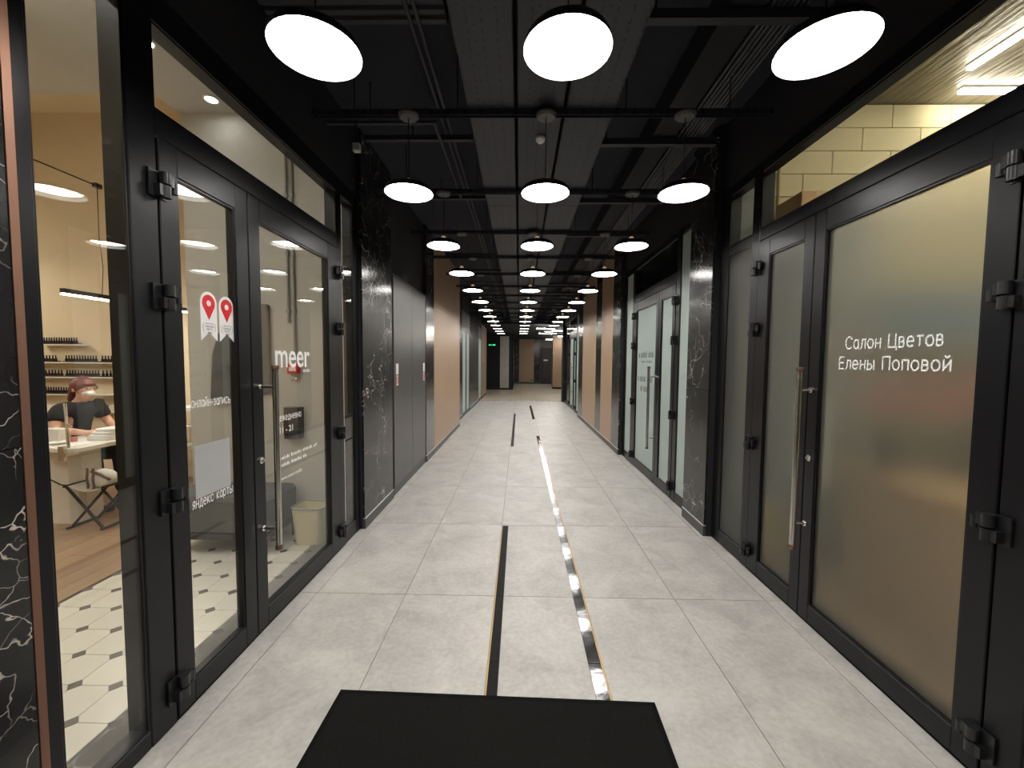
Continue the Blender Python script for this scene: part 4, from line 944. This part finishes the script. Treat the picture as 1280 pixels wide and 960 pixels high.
# --- seated technician
SKIN = mat('skin', (.62, .36, .26), .55, var=.06, vscale=12)
SHIRT = mat('black_cotton', (.012, .012, .014), .85, bump=.15, bscale=150)
TROU = mat('dark_trousers', (.018, .018, .022), .9)
HAIR = mat('auburn_hair', (.11, .025, .018), .45, var=.5, vscale=40, stretch=(1, 1, .15), bump=.4, bscale=60)
per = thing('person', (0, 0, 0), 'person in black t-shirt with red-brown hair and white mask bending over the desk', 'person')
def skin_obj(name, chains, m, parent, root_i=0, sub=2):
    """chains: list of polylines [(x,y,z,r),...]; equal points are shared"""
    vs = []; idx = {}; es = []
    for ch in chains:
        pv = None
        for p in ch:
            k = (round(p[0], 4), round(p[1], 4), round(p[2], 4))
            if k not in idx: idx[k] = len(vs); vs.append(p)
            if pv is not None and pv != idx[k]: es.append((pv, idx[k]))
            pv = idx[k]
    me = bpy.data.meshes.new(name); me.from_pydata([p[:3] for p in vs], es, []); me.update()
    o = bpy.data.objects.new(name, me); COL.objects.link(o); o.parent = parent
    md = o.modifiers.new('skin', 'SKIN'); md.use_smooth_shade = True
    for i, p in enumerate(vs):
        sv = me.skin_vertices[0].data[i]; r = p[3] if isinstance(p[3], tuple) else (p[3], p[3]); sv.radius = r; sv.use_root = (i == root_i)
    if sub: s_ = o.modifiers.new('sub', 'SUBSURF'); s_.levels = sub; s_.render_levels = sub
    dg = bpy.context.evaluated_depsgraph_get(); nm = bpy.data.meshes.new_from_object(o.evaluated_get(dg))
    o.modifiers.clear(); o.data = nm; nm.materials.clear(); nm.materials.append(m)
    for p in nm.polygons: p.use_smooth = True
    bpy.data.meshes.remove(me)
    return o
pel = (0, 0, .56, (.13, .11)); wst = (.03, 0, .74, (.115, .09)); chs = (.075, 0, .93, (.13, .095)); upc = (.10, 0, 1.04, (.10, .075)); nkb = (.115, 0, 1.105, .05); nk = (.135, 0, 1.15, .045)
hd0 = (.165, 0, 1.185, (.062, .06)); hd1 = (.175, 0, 1.245, (.085, .08)); hd2 = (.16, 0, 1.305, (.085, .08)); hd3 = (.15, 0, 1.345, (.045, .045))
def arm(s):
    if s < 0: sh, el, wr_, pm = (.09, -.17, 1.045, .056), (.13, -.245, .845, .043), (.385, -.14, .805, .028), (.455, -.115, .81, (.036, .02))
    else: sh, el, wr_, pm = (.09, .17, 1.045, .056), (.16, .24, .845, .043), (.40, .10, .81, .028), (.47, .075, .82, (.036, .02))
    ch = [[upc, (.095, s*.09, 1.055, .06), sh, (.11, s*.21, .945, .05), el, ((el[0]+wr_[0])/2, (el[1]+wr_[1])/2, (el[2]+wr_[2])/2, .038), wr_, pm]]
    kn = (pm[0]+.03, pm[1], pm[2]+.004, (.036, .016))
    ch.append([pm, kn])
    for k, (dy, L) in enumerate(((-.03, .06), (-.011, .068), (.01, .064), (.029, .052))):
        a = (kn[0]+.012, kn[1]+dy, kn[2], .0088)
        ch.append([kn, a, (a[0]+L*.45, a[1], a[2]-.006, .0082), (a[0]+L*.8, a[1], a[2]-.028, .0072)])
    ty = -s*.036
    ch.append([pm, (pm[0]+.005, pm[1]+ty*.9, pm[2]+.002, .011), (pm[0]+.038, pm[1]+ty*1.35, pm[2]-.008, .0095), (pm[0]+.062, pm[1]+ty*1.2, pm[2]-.022, .008)])
    return ch
def leg(s):
    return [[pel, (.06, s*.1, .545, .092), (.24, s*.12, .55, .082), (.42, s*.12, .545, .062), (.44, s*.12, .32, .052), (.42, s*.12, .1, .038), (.43, s*.12, .055, .04), (.55, s*.125, .032, .03)]]
body = skin_obj('body', [[pel, wst, chs, upc, nkb, nk, hd0, hd1, hd2, hd3], [hd1, (.255, 0, 1.228, .016)], [hd0, (.215, 0, 1.178, .034)]] + arm(-1) + arm(1) + leg(-1) + leg(1), SKIN, per)
g = .014
shirt = skin_obj('t_shirt', [[(0, 0, .52, (.148, .128)), (0, 0, .58, (.15, .128)), (.03, 0, .74, (.137, .108)), (.075, 0, .93, (.155, .115)), (.10, 0, 1.04, (.122, .095)), (.112, 0, 1.082, (.068, .066))]] +
    [[(.10, 0, 1.04, (.122, .095)), (.095, s*.09, 1.052, .088), (.09, s*.17, 1.042, .084), (.108, s*.205, .965, .078), (.118, s*.222, .915, .074)] for s in (-1, 1)], SHIRT, per)
tr = skin_obj('trousers', [[(0, 0, .58, (.143, .122)), (0, 0, .555, (.146, .124))]] + [[(0, 0, .555, (.146, .124)), (.06, s*.1, .545, .102), (.24, s*.12, .55, .094), (.42, s*.12, .545, .076), (.44, s*.12, .32, .064), (.42, s*.12, .12, .055)] for s in (-1, 1)], TROU, per)
for s in (-1, 1):
    MB().prism(rsq(.49, s*.123, .12, .045, .035), 0, .06).build('shoe', PLAST, per, bevel=.012)
# hair: cap over skull, fringe, tied tail at the nape
hm = MB(); seg, rings = 26, 16
hc = Vector((.155, 0, 1.268))
for i in range(rings+1):
    th = PI*.66*i/rings
    for k in range(seg):
        a = 2*PI*k/seg; fr = max(0, math.cos(a))
        t_ = th*(1-.38*fr**2)
        rr = 1+.025*math.sin(9*a)+.015*math.sin(17*a+i)
        hm.v.append((hc.x+.108*rr*math.sin(t_)*math.cos(a), hc.y+.098*rr*math.sin(t_)*math.sin(a), hc.z+.106*rr*math.cos(t_)))
for i in range(rings):
    for k in range(seg): hm.f.append([i*seg+k, (i+1)*seg+k, (i+1)*seg+(k+1) % seg, i*seg+(k+1) % seg])
hair = hm.build('hair', HAIR, per, smooth=True)
MB().tube([(.07, 0, 1.25), (.035, .0, 1.2), (.02, -.01, 1.13), (.03, -.015, 1.07)], [.045, .042, .034, .012], 12).build('hair_tail', HAIR, hair, smooth=True)
MB().ball((.235, 0, 1.297), (.03, .062, .025), 14, 8).build('fringe', HAIR, hair, smooth=True)
for s in (-1, 1):
    MB().ball((.245, s*.03, 1.257), (.012, .016, .009), 12, 8).build('eye', mat('eye_white', (.7, .68, .64), .3), per, smooth=True)
    MB().ball((.256, s*.031, 1.256), (.004, .007, .007), 10, 6).build('iris', PLAST, per, smooth=True)
    MB().tube([(.25, s*.012, 1.276), (.255, s*.03, 1.28), (.243, s*.05, 1.274)], .004, 6).build('eyebrow', HAIR, per)
    MB().ball((.16, s*.088, 1.245), (.02, .009, .03), 12, 8).build('ear', SKIN, per, smooth=True)
gl = MB()
for s in (-1, 1):
    gl.tube([(.268, s*.033+.024*math.cos(2*PI*k/16), 1.257+.018*math.sin(2*PI*k/16)) for k in range(17)], .0022, 6)
    gl.tube([(.266, s*.056, 1.26), (.16, s*.092, 1.262)], .0022, 6)
gl.tube([(.27, -.009, 1.258), (.27, .009, 1.258)], .0022, 6)
gl.build('glasses', PLAST, per)
MB().ball((.222, 0, 1.203), (.045, .056, .034), 18, 10).build('face_mask', mat('mask_white', (.8, .8, .79), .8), per, smooth=True)
per.location = (-4.77, 4.25, 0); per.rotation_euler = (0, 0, -.12)
t = thing('round_stool', (-4.77, 4.25, 0), 'low round stool the person sits on', 'stool')
MB().lathe([(.0005, .37), (.17, .37), (.18, .39), (.17, .42), (.0005, .425)], (-4.77, 4.25, 0), 24).build('seat', PLAST, t, smooth=True); MB().tube([(-4.77, 4.25, .05), (-4.77, 4.25, .38)], .025, 12).build('column', STEEL, t, smooth=True); MB().lathe([(.0005, 0), (.2, 0), (.2, .02), (.03, .05), (.0005, .05)], (-4.77, 4.25, 0), 24).build('base', STEEL, t, smooth=True)

# ================================================================== FLOWER SHOP CONTENTS
for k, (x0, x1, y0, y1) in enumerate(((3.25, 3.29, 1.2, 3.165), (3.47, 5.0, 3.395, 3.435), (2.6, 2.64, .2, 1.1), (2.24, 2.28, 1.0, 2.4))):  # last pair added out of view to brighten the shop behind the frosted panes
    l = thing('tube_lamp', ((x0+x1)/2, (y0+y1)/2, 3.725), ('warm tube lamp running into the flower shop', 'warm tube lamp parallel to the painted block wall', 'added unseen tube lamp near the flower shop window', 'added unseen tube lamp just inside the flower shop doors')[k], 'lamp', 'flower shop tube lamps')
    B(x0, x1, y0, y1, 3.725, 3.75).build('tube', MATS['tube_light'], l); B(x0-.003, x1+.003, y0-.003, y1+.003, 3.75, 3.768).build('housing', VINYL, l)
o = MB().tube([(2.2, YF-.012, 2.2), (2.2, YF-.012, 3.76)], .01, 8).build('wall_conduit', mat('tan_pipe', (.45, .36, .2), .6)); tag(o, 'thin pipe up the painted block wall of the flower shop', 'pipe')
CARD = mat('cardboard', (.62, .41, .21), .85, var=.1)
t = thing('tall_cabinet', (2.35, 3.4, 0), 'tall grey cabinet in the corner of the flower shop', 'cabinet')
MB().box(2.15, 2.75, 3.2, 3.6, 0, 2.72).build('body', mat('cabinet_grey', (.4, .42, .4), .6), t); MB().box(2.17, 2.44, 3.18, 3.2, .1, 2.65).build('door', MATS['cabinet_grey'], t); MB().box(2.46, 2.73, 3.18, 3.2, .1, 2.65).build('door', MATS['cabinet_grey'], t)
t = thing('cardboard_box', (2.3, 3.4, 2.72), 'brown cardboard box on top of the tall grey cabinet', 'box')
MB().box(2.16, 2.42, 3.25, 3.55, 2.72, 2.9).build('carton', CARD, t, bevel=.004); MB().box(2.27, 2.31, 3.249, 3.551, 2.72, 2.902).build('tape', mat('tape', (.6, .45, .25), .4), t)
t = thing('shop_counter', (2.75, 2.3, 0), 'long tan wooden counter inside the flower shop', 'counter')
MB().box(2.4, 3.6, 1.2, 3.1, .78, .82).build('top', CARD, t); MB().box(2.45, 3.55, 1.25, 3.05, 0, .78).build('body', CARD, t)
for k, (x, y) in enumerate(((2.6, 2.85), (2.95, 2.75), (3.25, 2.9))):
    t = thing('flower_bucket', (x, y, .82), 'bucket of pink flowers on the flower shop counter', 'flowers', 'flower buckets')
    MB().lathe([(.0005, 0), (.08, 0), (.11, .25), (.1, .25), (.075, .01), (.0005, .01)], (x, y, .82), 18).build('bucket', DKM, t, smooth=True)
    for q in range(9):
        a = q*2.4; r = .05+.012*q; zz = .82+.42+.06*((q*5) % 4)
        st = MB().tube([(x+.03*math.cos(a), y+.03*math.sin(a), .86), (x+r*math.cos(a), y+r*math.sin(a), zz)], .005, 6).build('stem', mat('leaf_green', (.05, .16, .04), .6), t)
        MB().ball((x+r*math.cos(a), y+r*math.sin(a), zz), (.055, .055, .045), 10, 7).build('bloom', mat('pink_petal', (.7, .3, .28), .6), st, smooth=True)
t = thing('white_coat', (2.0, 2.85, .75), 'white coat hanging behind the narrow frosted door', 'coat')
cm_ = MB(); rows, seg = 14, 24
for i in range(rows+1):
    u = i/rows; z = 1.45-.68*u; hw = .05+.09*min(1, u*4)+.02*u; dp = .035+.02*u
    for k in range(seg):
        a = 2*PI*k/seg; fold = 1+.14*math.sin(6*a+3*u)*u
        cm_.v.append((1.98+dp*math.cos(a)*fold, 2.78+hw*math.sin(a)*fold, z))
for i in range(rows):
    for k in range(seg): cm_.f.append([i*seg+k, i*seg+(k+1) % seg, (i+1)*seg+(k+1) % seg, (i+1)*seg+k])
cm_.f += [list(range(seg)), [rows*seg+k for k in range(seg-1, -1, -1)]]
cm_.build('cloth', MATS['white_cloth'] if 'white_cloth' in MATS else VINYL, t, smooth=True)
MB().tube([(1.98, 2.78, 1.44), (1.98, 2.78, 2.6)], .004, 6).tube([(1.98, 2.65, 2.6), (1.98, 2.92, 2.6)], .008, 6).build('hanger', STEEL, t)
t = thing('yellow_carton', (1.97, 3.3, 0), 'yellow carton on the floor behind the frosted sidelight', 'carton')
MB().box(1.9, 2.1, 3.2, 3.36, 0, .42).build('carton', mat('yellow_card', (.65, .52, .2), .7), t, bevel=.004)
t = thing('wall_board', (3.6, 3.45, 1.7), 'white wall board carrying paper rolls in the flower shop', 'shelf')
MB().box(2.78, 4.4, 3.3, 3.62, 1.7, 1.74).build('board', VINYL, t)
for k in range(8):
    t = thing('paper_roll', (2.9+.18*k, 3.45, 1.74), 'pale blue roll of wrapping paper standing on the flower shop board', 'paper roll', 'wrapping paper rolls')
    MB().tube([(2.9+.18*k, 3.45, 1.74), (2.9+.18*k, 3.45, 2.2)], .07, 14).build('paper', mat('blue_paper', (.3, .42, .5), .6), t, smooth=True)
    MB().tube([(2.9+.18*k, 3.45, 2.19), (2.9+.18*k, 3.45, 2.215)], .02, 10).build('core', CARD, t, smooth=True)
